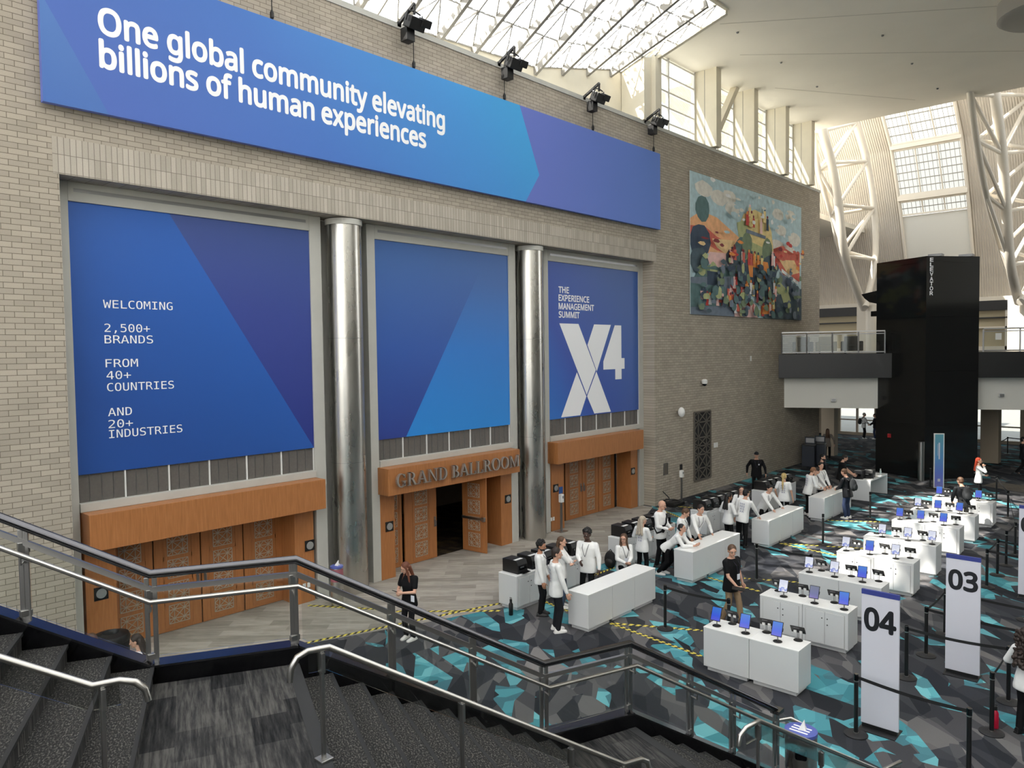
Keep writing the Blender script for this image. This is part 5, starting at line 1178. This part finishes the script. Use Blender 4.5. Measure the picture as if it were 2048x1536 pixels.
def person(label, loc, head=0, h=1.75, fem=False, lean=0., twist=0., side=0., look=(0, 0), L=None, R=None, feet=((-.06, 0, 6), (.06, 0, -6)), hipz=.517, hipy=0., sit=False,
           skin='light', hair=('short', 'brown'), top='white', sleeve='long', pants='black', shoe='white', printed=False, lanyard=False, badge=True, beard=None, glasses=False, fat=1., extras=None, curlL=.5, curlR=.5, thumbL=None, thumbR=None, elbL=None, elbR=None, far=False):
    rz = -math.radians(head); t = thing('person', label, 'person', (loc[0], loc[1], loc[2] if len(loc) > 2 else 0), rz, 'people in the hall')
    V = lambda x, y, z: Vector((x, y, z))*h
    Rz = Matrix.Rotation(rz, 3, 'Z'); toL = lambda w: Rz.transposed() @ (Vector(w)-Vector(t.location))
    Rt = Matrix.Rotation(math.radians(twist), 3, 'Z') @ Matrix.Rotation(math.radians(side), 3, 'Y') @ Matrix.Rotation(-math.radians(lean), 3, 'X'); P = V(0, hipy, hipz)
    T = lambda x, y, z: P+Rt@V(x, y, z)
    sw = .103 if fem else .114
    def rings(k, z0, z1, add=0., n=18):
        out = []
        for z, w, d, y in TORSO[fem]:
            if z < z0-.001 or z > z1+.001: continue
            w = w*fat*k+add; d = d*fat*k+add
            out.append([T(w*math.copysign(abs(math.cos(2*PI*j/n))**.8, math.cos(2*PI*j/n)), y+d*math.copysign(abs(math.sin(2*PI*j/n))**.8, math.sin(2*PI*j/n)), z) for j in range(n)])
        return out
    arms = {}
    for s, spec, elb in ((-1, L, elbL), (1, R, elbR)):
        S = T(s*sw, -.004, .265)
        if spec is None: spec = (s*.165, .02, .475)
        Wt = toL(spec[1]) if spec[0] == 'w' else V(*spec)
        E, Wt = ik(S, Wt, .168*h, .148*h, elb or (s*.7, -.75, -.25)); arms[s] = (S, E, Wt)
    legs = {}
    for s, ft in ((-1, feet[0]), (1, feet[1])):
        H = P+Vector((s*.052*h, 0, -.012*h)); lift = ft[3] if len(ft) > 3 else 0
        A = V(ft[0], ft[1], .047+lift); K, A = ik(H, A, .2315*h, .2315*h, (s*.12, 1, 0)); legs[s] = (H, K, A, ft[2], lift)
    # head frame
    Rh = Matrix.Rotation(math.radians(look[0]), 3, 'Z') @ Matrix.Rotation(-math.radians(look[1]), 3, 'X')
    nk = T(0, -.004, .318); hc = nk+Rh@V(0, .012, .082); Hd = lambda x, y, z: hc+Rh@V(x, y, z)
    # body: one continuous skin
    b = MB(); b.loft(rings(.86, -.03, .318))
    b.capsule(T(0, -.008, .28), nk+Rh@V(0, .004, .03), .034*h, .031*h, 12)
    b.ell(Hd(0, -.004, .012), V(.047, .056, .057), Rh, 18, 12); b.ell(Hd(0, .012, -.028), V(.038, .039, .036), Rh, 14, 10); b.ell(Hd(0, .043, -.05), V(.014, .011, .011), Rh)
    b.capsule(Hd(0, .052, .006), Hd(0, .0625, -.014), .0052*h, .0085*h, 8); b.ell(Hd(0, .043, .016), V(.034, .012, .007), Rh); b.ell(Hd(0, .046, -.031), V(.015, .007, .008), Rh)
    for s in (-1, 1): b.ell(Hd(s*.048, -.004, -.004), V(.007, .012, .018), Rh)
    for s in (-1, 1):
        S, E, Wt = arms[s]; b.capsule(S, E, .027*h, .021*h); b.capsule(E, Wt, .0215*h, .0145*h)
        d = (Wt-E).normalized(); th = (thumbL if s < 0 else thumbR) or (0, 1, .2); th = Vector(th); th = (th-d*th.dot(d)).normalized()
        pn = d.cross(th); pn = pn if pn.dot(Vector((-s, .1, -.1))) > 0 else -pn
        curl = curlL if s < 0 else curlR
        b.capsule(Wt, Wt+d*.03*h, .0145*h, .016*h)
        for i, fl in enumerate((.040, .045, .042, .033)):
            o = th*(.0165-.011*i)*h; p0 = Wt+d*.012*h+o*.8; p1 = Wt+d*.055*h+o; b.capsule(p0, p1, .0098*h, .0082*h, 8)
            c1, c2 = curl*.8, curl*1.7; d1 = d*math.cos(c1)+pn*math.sin(c1); d2 = d*math.cos(c2)+pn*math.sin(c2); p2 = p1+d1*fl*.52*h; b.capsule(p1, p2, .0066*h, .006*h, 7); b.capsule(p2, p2+d2*fl*.5*h, .006*h, .0052*h, 7)
        q0 = Wt+d*.012*h+th*.013*h; q1 = q0+(th*.75+d*.6+pn*.2).normalized()*.03*h; b.capsule(q0, q1, .0088*h, .0072*h, 7); b.capsule(q1, q1+(d*.9+th*.3+pn*.35).normalized()*.027*h, .007*h, .0056*h, 7)
    for s in (-1, 1):
        H, K, A, yaw, lift = legs[s]; b.capsule(H, K, .044*h, .030*h); b.capsule(K, A, .031*h, .019*h)
        fy = Matrix.Rotation(-math.radians(yaw), 3, 'Z'); b.capsule(A+fy@V(0, -.01, -.016), A+fy@V(0, .06, -.03), .017*h, .012*h)
    vx = .011 if far else .0066
    remesh(b.build('body', 'skin_'+skin, t), vx, 2, .45)
    # shirt
    b = MB(); R0 = rings(1.09, -.03, .30, .004); w0, d0 = TORSO[fem][1][1]*fat*1.04+.004, TORSO[fem][1][2]*fat*1.06+.004
    hem = [[T(w0*k_*math.copysign(abs(math.cos(2*PI*j/18))**.8, math.cos(2*PI*j/18)), -.004+d0*k_*math.copysign(abs(math.sin(2*PI*j/18))**.8, math.sin(2*PI*j/18)), z_) for j in range(18)] for z_, k_ in ((-.095, .96), (-.09, 1.06), (-.055, 1.06))]
    b.loft(hem+R0[1:])
    for s in (-1, 1):
        S, E, Wt = arms[s]; k = .012 if sleeve != 'puffer' else .022
        if sleeve == 'short': b.capsule(S, S.lerp(E, .62), .040*h, .036*h)
        else: b.capsule(S, E, .0315*h+k*h*.5, .026*h+k*h*.6); b.capsule(E, E.lerp(Wt, .93), .026*h+k*h*.6, .0185*h+k*h*.35)
        b.capsule(T(s*.06, -.006, .262), S, .040*h, .036*h)
    remesh(b.build('shirt' if sleeve != 'puffer' else 'jacket', 'cloth_'+top, t), .013, 4)
    # trousers
    b = MB(); b.loft(rings(.96, -.075, .03, 0.))
    for s in (-1, 1): H, K, A, yaw, lift = legs[s]; b.capsule(H, K, .047*h*fat**.5, .038*h); b.capsule(K, A+Vector((0, 0, .004*h)), .040*h, .034*h)
    remesh(b.build('trousers', 'cloth_'+pants, t), .013, 4)
    # shoes
    for s in (-1, 1):
        H, K, A, yaw, lift = legs[s]; M = Matrix.Translation(Vector((A.x, A.y, A.z-.047*h))) @ Matrix.Rotation(-math.radians(yaw), 4, 'Z') @ (Matrix.Rotation(-.5 if lift else 0, 4, 'X'))
        b = MB(); b.M = M; rg = []
        for y, w, z in ((-.047, .014, .03), (-.04, .022, .056), (-.015, .026, .062), (.015, .026, .058), (.045, .028, .04), (.075, .029, .031), (.098, .022, .027), (.108, .01, .018)):
            rg.append([Vector((w*math.cos(a)*h, y*h, (.012+(z-.012)*max(0, math.sin(a)))*h if math.sin(a) > 0 else .012*h)) for a in (2*PI*j/14 for j in range(14))])
        b.loft(rg); b.m = 1
        b.prism([(x*h, y*h, 0) for x, y in ((-.02, -.05), (.02, -.05), (.029, 0), (.031, .06), (.024, .1), (.008, .112), (-.008, .112), (-.024, .1), (-.031, .06), (-.029, 0))], (0, 0, 1), .014*h)
        b.build('shoe', ['shoe_'+shoe, 'shoe_'+('white' if shoe != 'black' else 'black')], t, smooth=True)
    # hair
    kind, hc_ = hair; b = MB()
    if kind == 'cap':
        b.ell(Hd(0, -.006, .030), V(.051, .06, .05), Rh, 18, 12); b.ell(Hd(0, .06, .03), V(.04, .045, .006), Rh); remesh(b.build('cap', 'cloth_dark', t), .008)
    elif kind != 'bald':
        b.ell(Hd(0, -.012, .021), V(.052, .058, .056), Rh, 18, 12); b.ell(Hd(0, -.024, -.006), V(.049, .045, .042), Rh, 14, 10)
        if kind in ('long', 'longback'):
            for x in (-.03, 0, .03): b.capsule(Hd(x, -.045, .0), T(x*1.6, -.07-.01*(x == 0), .19), .026*h, .02*h)
            if kind == 'long':
                for s in (-1, 1): b.capsule(Hd(s*.045, .002, .01), Hd(s*.05, .012, -.06), .013*h, .016*h); b.capsule(Hd(s*.05, .012, -.06), T(s*.06, .05, .215), .016*h, .012*h)
        if kind == 'bun': b.ell(Hd(0, -.066, .0), V(.022, .022, .022), Rh)
        if kind == 'pony': b.ell(Hd(0, -.064, .022), V(.018, .018, .018), Rh); b.capsule(Hd(0, -.07, .018), T(0, -.095, .25), .02*h, .019*h); b.capsule(T(0, -.095, .25), T(0, -.09, .15), .019*h, .008*h)
        if kind in ('curly', 'bigcurl'):
            for k in range(60 if kind == 'curly' else 320):
                a, z = random.uniform(0, 2*PI), random.uniform(-.3, 1)
                r = 1.06; c = math.sqrt(max(0, 1-z*z)); p = Hd(.05*r*c*math.cos(a), -.014+.056*r*c*math.sin(a), .024+.055*r*z)
                if math.sin(a) > .5 and z < .45: continue
                if kind == 'bigcurl' and k > 60:
                    f = random.random(); p = Hd(0, -.03, .03)*(1-f)+T(0, -.07, .13)*f+Rh@V(random.uniform(-.085, .085)*(1-.2*f), random.uniform(-.05, .02), random.uniform(-.02, .02))
                q_ = random.uniform(.010, .016)*(1.3 if kind == 'bigcurl' else 1); b.ell(p, V(q_, q_, q_), None, 8, 6)
        remesh(b.build('hair', 'hair_'+hc_, t), .008, 1)
    if beard: b = MB(); b.ell(Hd(0, .015, -.038), V(.040, .039, .028), Rh); b.ell(Hd(0, .046, -.047), V(.018, .012, .014), Rh); remesh(b.build('beard', 'hair_'+beard, t), .008, 1)
    # face details
    b = MB()
    for s in (-1, 1):
        b.m = 0; b.ell(Hd(s*.0185, .0475, .003), V(.0085, .0055, .0048), Rh, 8, 6); b.m = 1; b.ell(Hd(s*.0185, .0515, .003), V(.004, .0025, .004), Rh, 8, 6)
        b.bar(Hd(s*.009, .0545, .0155), Hd(s*.029, .0505, .0165), .004*h, .004*h)
    b.build('eyes', ['eye_white', 'eye_dark'], t)
    b = MB(); b.ell(Hd(0, .0525, -.031), V(.0125, .0035, .0035), Rh, 10, 6); b.build('lips', 'lip' if skin != 'dark' else 'skin_brown', t)
    if glasses:
        b = MB()
        for s in (-1, 1): b.tube([Hd(s*.0195+.0125*math.cos(a), .0595, .003+.0095*math.sin(a)) for a in (2*PI*k/14 for k in range(14))], .0008*h, 5, closed=True); b.tube([Hd(s*.032, .0585, .005), Hd(s*.049, .0, .005)], .0008*h, 5)
        b.tube([Hd(-.007, .06, .005), Hd(.007, .06, .005)], .0008*h, 5); b.build('glasses', 'black', t)
    if printed:
        b = MB(); dz = [q for q in TORSO[fem]]
        def dep(z):
            for (za, wa, da, ya), (zb, wb, db, yb) in zip(dz, dz[1:]):
                if za <= z <= zb: f = (z-za)/(zb-za); return wa+(wb-wa)*f, da+(db-da)*f, ya+(yb-ya)*f
            return .08, .06, 0
        for r, body in enumerate(('FFF', 'ERR', 'ZR', 'AA')):
            zc = .205-.043*r; me = textmesh(body, 0, 1.25); k = .03/CAPH; xs = [v.co.x for v in me.vertices]; x0 = min(xs); kx = (.085 if len(body) == 3 else .07)/(max(xs)-x0); vs = []
            for v in me.vertices:
                x = .043-(v.co.x-x0)*kx; z = zc+v.co.y*k; w, d, y = dep(z); w = w*fat*1.09+.004; d = d*fat*1.09+.004
                vs.append(T(x, y-d*(max(0, 1-abs(x/w)**2.5))**(1/2.5)-.009, z))
            b.add(vs, [tuple(p.vertices) for p in me.polygons]); bpy.data.meshes.remove(me)
        b.build('shirt_print', 'print_blue', t)
    if lanyard:
        fy = TORSO[fem][4][2]*fat*1.09+.018; b = MB()
        for s in (-1, 1): b.tube([T(s*.034, -.02, .302), T(s*.043, .05, .283), T(s*.036, fy+.003, .235), T(s*.012, fy+.004, .15), T(0, fy+.004, .125)], .0032*h, 6)
        b.build('lanyard', 'lanyard', t)
        if badge: b = MB(); b.obox(T(0, fy+.004, .095), V(.052, .003, .068), Rt); b.build('badge', 'badge_card', t)
    if extras: extras(t, T, V, Hd, arms, Rh, Rt)
    return t, (lambda s: Rz @ arms[s][2]+Vector(t.location)), (lambda p: Rz @ Vector(p)+Vector(t.location))
def held(name, m, label, cat, p, size, R=None, screen=None):
    t = thing(name, label, cat, p); t.rotation_euler = R or (0, 0, 0); b = MB(); b.obox((0, 0, 0), size); b.build('case', m, t, bevel=.003)
    if screen: b = MB(); b.obox((0, 0, size[2]/2), (size[0]*.9, size[1]*.9, .001)); b.build('screen', screen, t)
def backpack(t, T, V, Hd, arms, Rh, Rt):
    b = MB(); b.ell(T(0, -.135, .15), V(.085, .06, .125), Rt, 16, 12); b.ell(T(0, -.18, .11), V(.065, .03, .07), Rt, 12, 10); remesh(b.build('backpack', 'cloth_charcoal', t), .012)
    b = MB()
    for s in (-1, 1): b.tube([T(s*.06, -.09, .24), T(s*.075, -.02, .305), T(s*.075, .06, .26), T(s*.075, .085, .18), T(s*.09, .02, .08), T(s*.07, -.08, .06)], .011*h_(t), 6)
    b.build('shoulder_strap', 'cloth_charcoal', t)
def h_(t): return 1.75
def crossbag(t, T, V, Hd, arms, Rh, Rt):
    b = MB(); b.tube([T(-.075, -.03, .30), T(-.05, .075, .25), T(.02, .105, .15), T(.10, .07, .03), T(.115, 0, .0), T(.06, -.09, .1), T(-.05, -.085, .25), T(-.075, -.03, .30)], .012*1.8, 8); b.build('bag_strap', 'cloth_black', t)
    b = MB(); b.ell(T(.09, .09, .07), V(.04, .025, .06), Rt); b.build('sling_bag', 'cloth_black', t, smooth=True)
def chestmark(t, T, V, Hd, arms, Rh, Rt):
    b = MB(); b.obox(T(-.045, .085, .2), V(.03, .004, .012), Rt); b.obox(T(-.045, .085, .185), V(.02, .004, .01), Rt); b.build('chest_emblem', 'letter_white', t)
def cuffs(fx): return fx
CT = CH+.03
# --- staff around the first printer cabinets and counter
p, wr, lw = person('woman in black standing alone on the beige carpet looking at a phone', (-12.18, 9.93), 172, 1.68, True, look=(-28, 24), L=(-.045, .165, .635), R=(.05, .155, .62), hair=('long', 'auburn'), top='black', sleeve='short', pants='black', curlL=.9, curlR=.9, thumbL=(.3, .2, 1), thumbR=(-.3, .2, 1))
held('phone', 'black', 'dark phone held by the woman in black', 'phone', (wr(-1)+wr(1))/2+Vector((-.02, -.1, .05)), (.08, .15, .01), (.5, 0, -math.radians(172)), 'screen_grey')
w_ = lw((-.12*1.68, .07*1.68, .55*1.68)); held('badge_pouch', 'badge_card', 'white badge hanging at the hip of the woman in black', 'badge', w_, (.09, .012, .13), (0, 0, -math.radians(172)))
person('bearded man with dark curly hair in white shirt standing before the printers', (-11.03, 12.83), 60, 1.74, look=(-15, 8), L=(-.15, .07, .49), R=(.15, .06, .47), skin='tan', hair=('curly', 'black'), shoe='black', lanyard=True, badge=False, beard='black')
person('dark-haired man in white printed shirt and white shoes at the near counter end', (-10.12, 12.28), 35, 1.84, look=(-20, 4), R=(.15, .09, .48), L=(-.15, .03, .475), hair=('short', 'darkbrown'), pants='dark', printed=True)
person('woman with long brown hair and grey jeans crossing her arms', (-10.97, 13.52), 55, 1.7, True, look=(-10, 0), L=(.06, .135, .63), R=(-.07, .15, .62), hair=('longback', 'brown'), pants='jeans', elbL=(-1, .2, -.4), elbR=(1, .2, -.4))
person('tall man with black curly hair in white shirt gesturing with one hand', (-10.66, 14.12), 165, 1.83, look=(-5, 6), R=(.02, .2, .60), L=(-.17, .03, .475), skin='dark', hair=('curly', 'black'), lanyard=True, badge=False, curlR=.2, thumbR=(-.2, .2, 1), shoe='black', fat=1.12)
person('woman with glasses and long hair sitting behind the first counter', (-10.62, 15.55), 122, 1.68, True, look=(-38, 4), hipz=.385, lean=6, L=(.0, .19, .46), R=(.05, .19, .455), feet=((-.06, .16, 4), (.06, .15, -4)), hair=('long', 'brown'), lanyard=True, glasses=True, curlL=.8, curlR=.8)
# --- around the second counter
person('woman with long grey blond hair in printed white shirt, back turned', (-10.82, 16.72), 5, 1.66, True, look=(-25, 5), L=(-.10, .14, .62), R=(.04, .17, .6), hair=('longback', 'greyblond'), printed=True, feet=((-.09, 0, 6), (.09, -.02, -10)), fat=1.04)
person('tall bald man in white sweatshirt with a black sling bag', (-11.0, 17.92), 85, 1.88, look=(5, 14), L=(-.02, .16, .59), R=(.06, .15, .585), hair=('bald', 'white'), shoe='black', extras=crossbag, curlL=.8, curlR=.8, feet=((-.07, .02, 10), (.08, -.02, -14)), fat=1.08)
person('brown-haired man looking down behind the second counter', (-10.42, 17.98), 75, 1.76, look=(-5, 30), lean=8, L=(-.12, .14, .47), R=(.13, .14, .47), hair=('short', 'brown'), lanyard=True, badge=False)
person('dark-haired woman with a low bun leaning both elbows on the second counter', (-10.33, 17.4), 78, 1.66, True, lean=46, hipz=.47, hipy=-.06, look=(-6, -6), L=('w', (-9.74, 17.62, CT+.03)), R=('w', (-9.72, 17.42, CT+.03)), hair=('bun', 'black'), printed=True, feet=((-.06, -.16, 6), (.07, -.2, -6)), elbL=(-.4, -.3, -1), elbR=(.4, -.3, -1), curlL=.9, curlR=.9)
person('smiling man leaning one hand on the second counter, facing the stairs', (-10.42, 18.75), 118, 1.78, lean=22, look=(4, 10), side=-6, L=('w', tuple(F(1424, 1066, CT+.02))), R=('w', (-9.98, 18.25, CT+.06)), hair=('short', 'darkbrown'), lanyard=True, curlL=.15, curlR=.3, thumbL=(.3, 1, 0))
# --- man in black with khaki trousers
p, wr, lw = person('man in black polo and khaki trousers walking past the kiosks with a tablet', (-7.46, 15.05), 100, 1.8, look=(-35, 14), R=(.10, .15, .52), L=(-.17, .03, .49), hair=('short', 'brown'), top='black', sleeve='short', pants='khaki', shoe='brown', lanyard=True, glasses=True, feet=((-.055, .1, 4), (.055, -.1, -6, .02)), curlR=.8, thumbR=(-.3, .3, 1), fat=1.12, extras=backpack if False else None)
held('handheld_tablet', 'black', 'black tablet carried flat by the man in khaki trousers', 'tablet', wr(1)+Vector((.08, -.1, .0)), (.26, .18, .012), (.1, .1, .4))
# --- around the third counter
person('long-haired woman in rolled white sleeves and black trousers, back turned', (-10.55, 21.05), 20, 1.66, True, look=(-30, 6), L=(-.12, .1, .56), R=(.1, .14, .58), skin='brown', hair=('longback', 'black'))
person('man in printed white shirt reaching one arm to the third counter, back turned', (-10.22, 21.35), 5, 1.77, lean=8, look=(-20, 6), side=5, R=('w', tuple(F(1519, 1035, CT+.02))), hair=('short', 'black'), printed=True, shoe='black', curlR=.15, thumbR=(-1, .3, 0), feet=((-.08, -.02, 10), (.09, -.08, -12)), fat=1.05)
person('woman with long dark hair facing the stairs behind the printed shirts', (-10.75, 22.35), 150, 1.68, True, look=(5, 6), hair=('long', 'darkbrown'), L=(-.1, .13, .55), R=(.1, .13, .55))
person('black-haired man leaning both hands on the third counter', (-10.42, 23.25), 112, 1.74, lean=26, look=(-15, 22), L=('w', (-9.95, 23.62, CT+.02)), R=('w', (-9.95, 22.95, CT+.02)), hair=('short', 'black'), lanyard=True, badge=False, curlL=.15, curlR=.15, thumbL=(.2, -1, 0), thumbR=(.2, 1, 0), far=True)
person('woman with a blond ponytail in printed white T-shirt, back turned', (-10.6, 25.3), -8, 1.72, True, look=(0, 4), sleeve='short', hair=('pony', 'blond'), printed=True, L=(-.15, .06, .5), R=(.17, .02, .475), fat=1.1, far=True)
person('man in black cap and black jacket walking along the brick wall', (-13.38, 29.2), 150, 1.82, look=(0, 6), L=(-.19, .08, .5), R=(.2, -.06, .5), hair=('cap', 'black'), top='black', pants='black', shoe='black', lanyard=True, badge=False, extras=chestmark, feet=((-.05, .12, 4), (.05, -.12, -4, .03)), fat=1.15, far=True)
# --- around the fourth counter
person('reddish-haired man in printed white shirt at the fourth counter, back turned', (-10.36, 26.85), 40, 1.78, lean=12, look=(-5, 26), L=(-.02, .19, .56), R=(.08, .2, .56), hair=('short', 'reddish'), printed=True, far=True)
person('dark-haired woman half hidden behind the reddish-haired man', (-10.4, 27.4), 70, 1.7, True, lean=8, look=(0, 24), L=(-.04, .2, .54), R=(.06, .2, .54), hair=('longback', 'darkbrown'), lanyard=True, badge=False, far=True)
person('dark-haired man in white shirt facing right at the fourth counter', (-10.36, 28.05), 105, 1.8, look=(-25, 6), L=(-.06, .17, .52), R=(.06, .17, .52), hair=('short', 'black'), lanyard=True, badge=False, far=True)
cloth('puffer', (24, 25, 28), .4)
person('customer in black puffer jacket, jeans and backpack at the fourth counter', (-9.12, 27.2), -80, 1.78, lean=6, look=(0, 20), L=(-.05, .2, .56), R=(.05, .19, .57), hair=('short', 'brown'), top='puffer', sleeve='puffer', pants='navyjeans', extras=backpack, far=True, fat=1.08)
held('phone', 'black', 'black phone held over the fourth counter', 'phone', (-9.62, 27.22, 1.1), (.015, .08, .15))
person('bearded man in black jacket standing behind the fourth counter staff', (-11.1, 30.2), 85, 1.8, look=(-5, 4), hair=('short', 'black'), top='black', pants='black', shoe='black', beard='black', lanyard=True, badge=False, far=True)
person('man in black T-shirt reaching over the waterfall desk printers', (-10.5, 30.55), 72, 1.82, lean=8, look=(0, 22), L=(-.06, .24, .56), R=(.1, .24, .56), hair=('short', 'black'), top='black', sleeve='short', pants='black', shoe='black', far=True, fat=1.08)
# --- far and at the right
person('woman in grey top walking away past the recycling bins', (-14.75, 40.9), -20, 1.7, True, hair=('longback', 'brown'), top='grey', pants='black', shoe='black', R=(.2, .0, .5), far=True)
person('person in white with backpack standing by the bright far doors', (-16.35, 51.8), 60, 1.74, look=(0, 8), L=(-.06, .18, .55), R=(.06, .19, .55), hair=('short', 'white'), extras=backpack, far=True)
person('person in dark jacket facing the white-clad person by the far doors', (-15.7, 51.95), -110, 1.7, look=(0, 5), L=(-.05, .17, .56), R=(.06, .18, .56), hair=('short', 'darkbrown'), top='dark', pants='navyjeans', far=True)
person('red-haired woman in white with one hand at her face, standing in sunlight', (-6.3, 33.3), 80, 1.72, True, look=(-8, -2), L=(.02, .12, .60), R=(.05, .1, .80), hair=('longback', 'red'), elbR=(1, .3, -1), far=True)
person('man in black with backpack bending over the last kiosk row', (-5.62, 27.6), -42, 1.78, lean=14, look=(15, 16), L=(-.1, .2, .52), R=(.02, .2, .52), hair=('short', 'brown'), top='charcoal', pants='grey', extras=backpack, far=True)
person('person in dark clothes walking out at the right edge under the balcony', (-6.05, 41.3), 75, 1.8, hair=('short', 'black'), top='dark', pants='black', shoe='black', feet=((-.05, .13, 0), (.05, -.14, 0, .04)), far=True)
person('woman with big dark curls and white shirt at the right edge, back turned', (-1.9, 13.62), 25, 1.68, True, look=(0, 6), L=(-.12, .13, .6), R=(.14, .1, .55), skin='brown', hair=('bigcurl', 'darkbrown'), shoe='black')
# --- seated pair by the stairs
person('dark-haired woman in white sitting low beside the staircase, only head and shoulders showing', (-13.46, 5.05), -140, 1.66, True, hipz=.262, lean=8, look=(8, 14), L=(-.06, .2, .38), R=(.06, .2, .38), feet=((-.07, .27, 4), (.07, .26, -4)), hair=('longback', 'darkbrown'))
person('short-haired man sitting beside the staircase, mostly hidden by the stair edge', (-14.1, 4.6), -170, 1.7, hipz=.257, lean=12, look=(0, 20), L=(-.06, .2, .38), R=(.06, .2, .38), feet=((-.07, .26, 4), (.07, .26, -4)), hair=('short', 'brown'), top='grey')
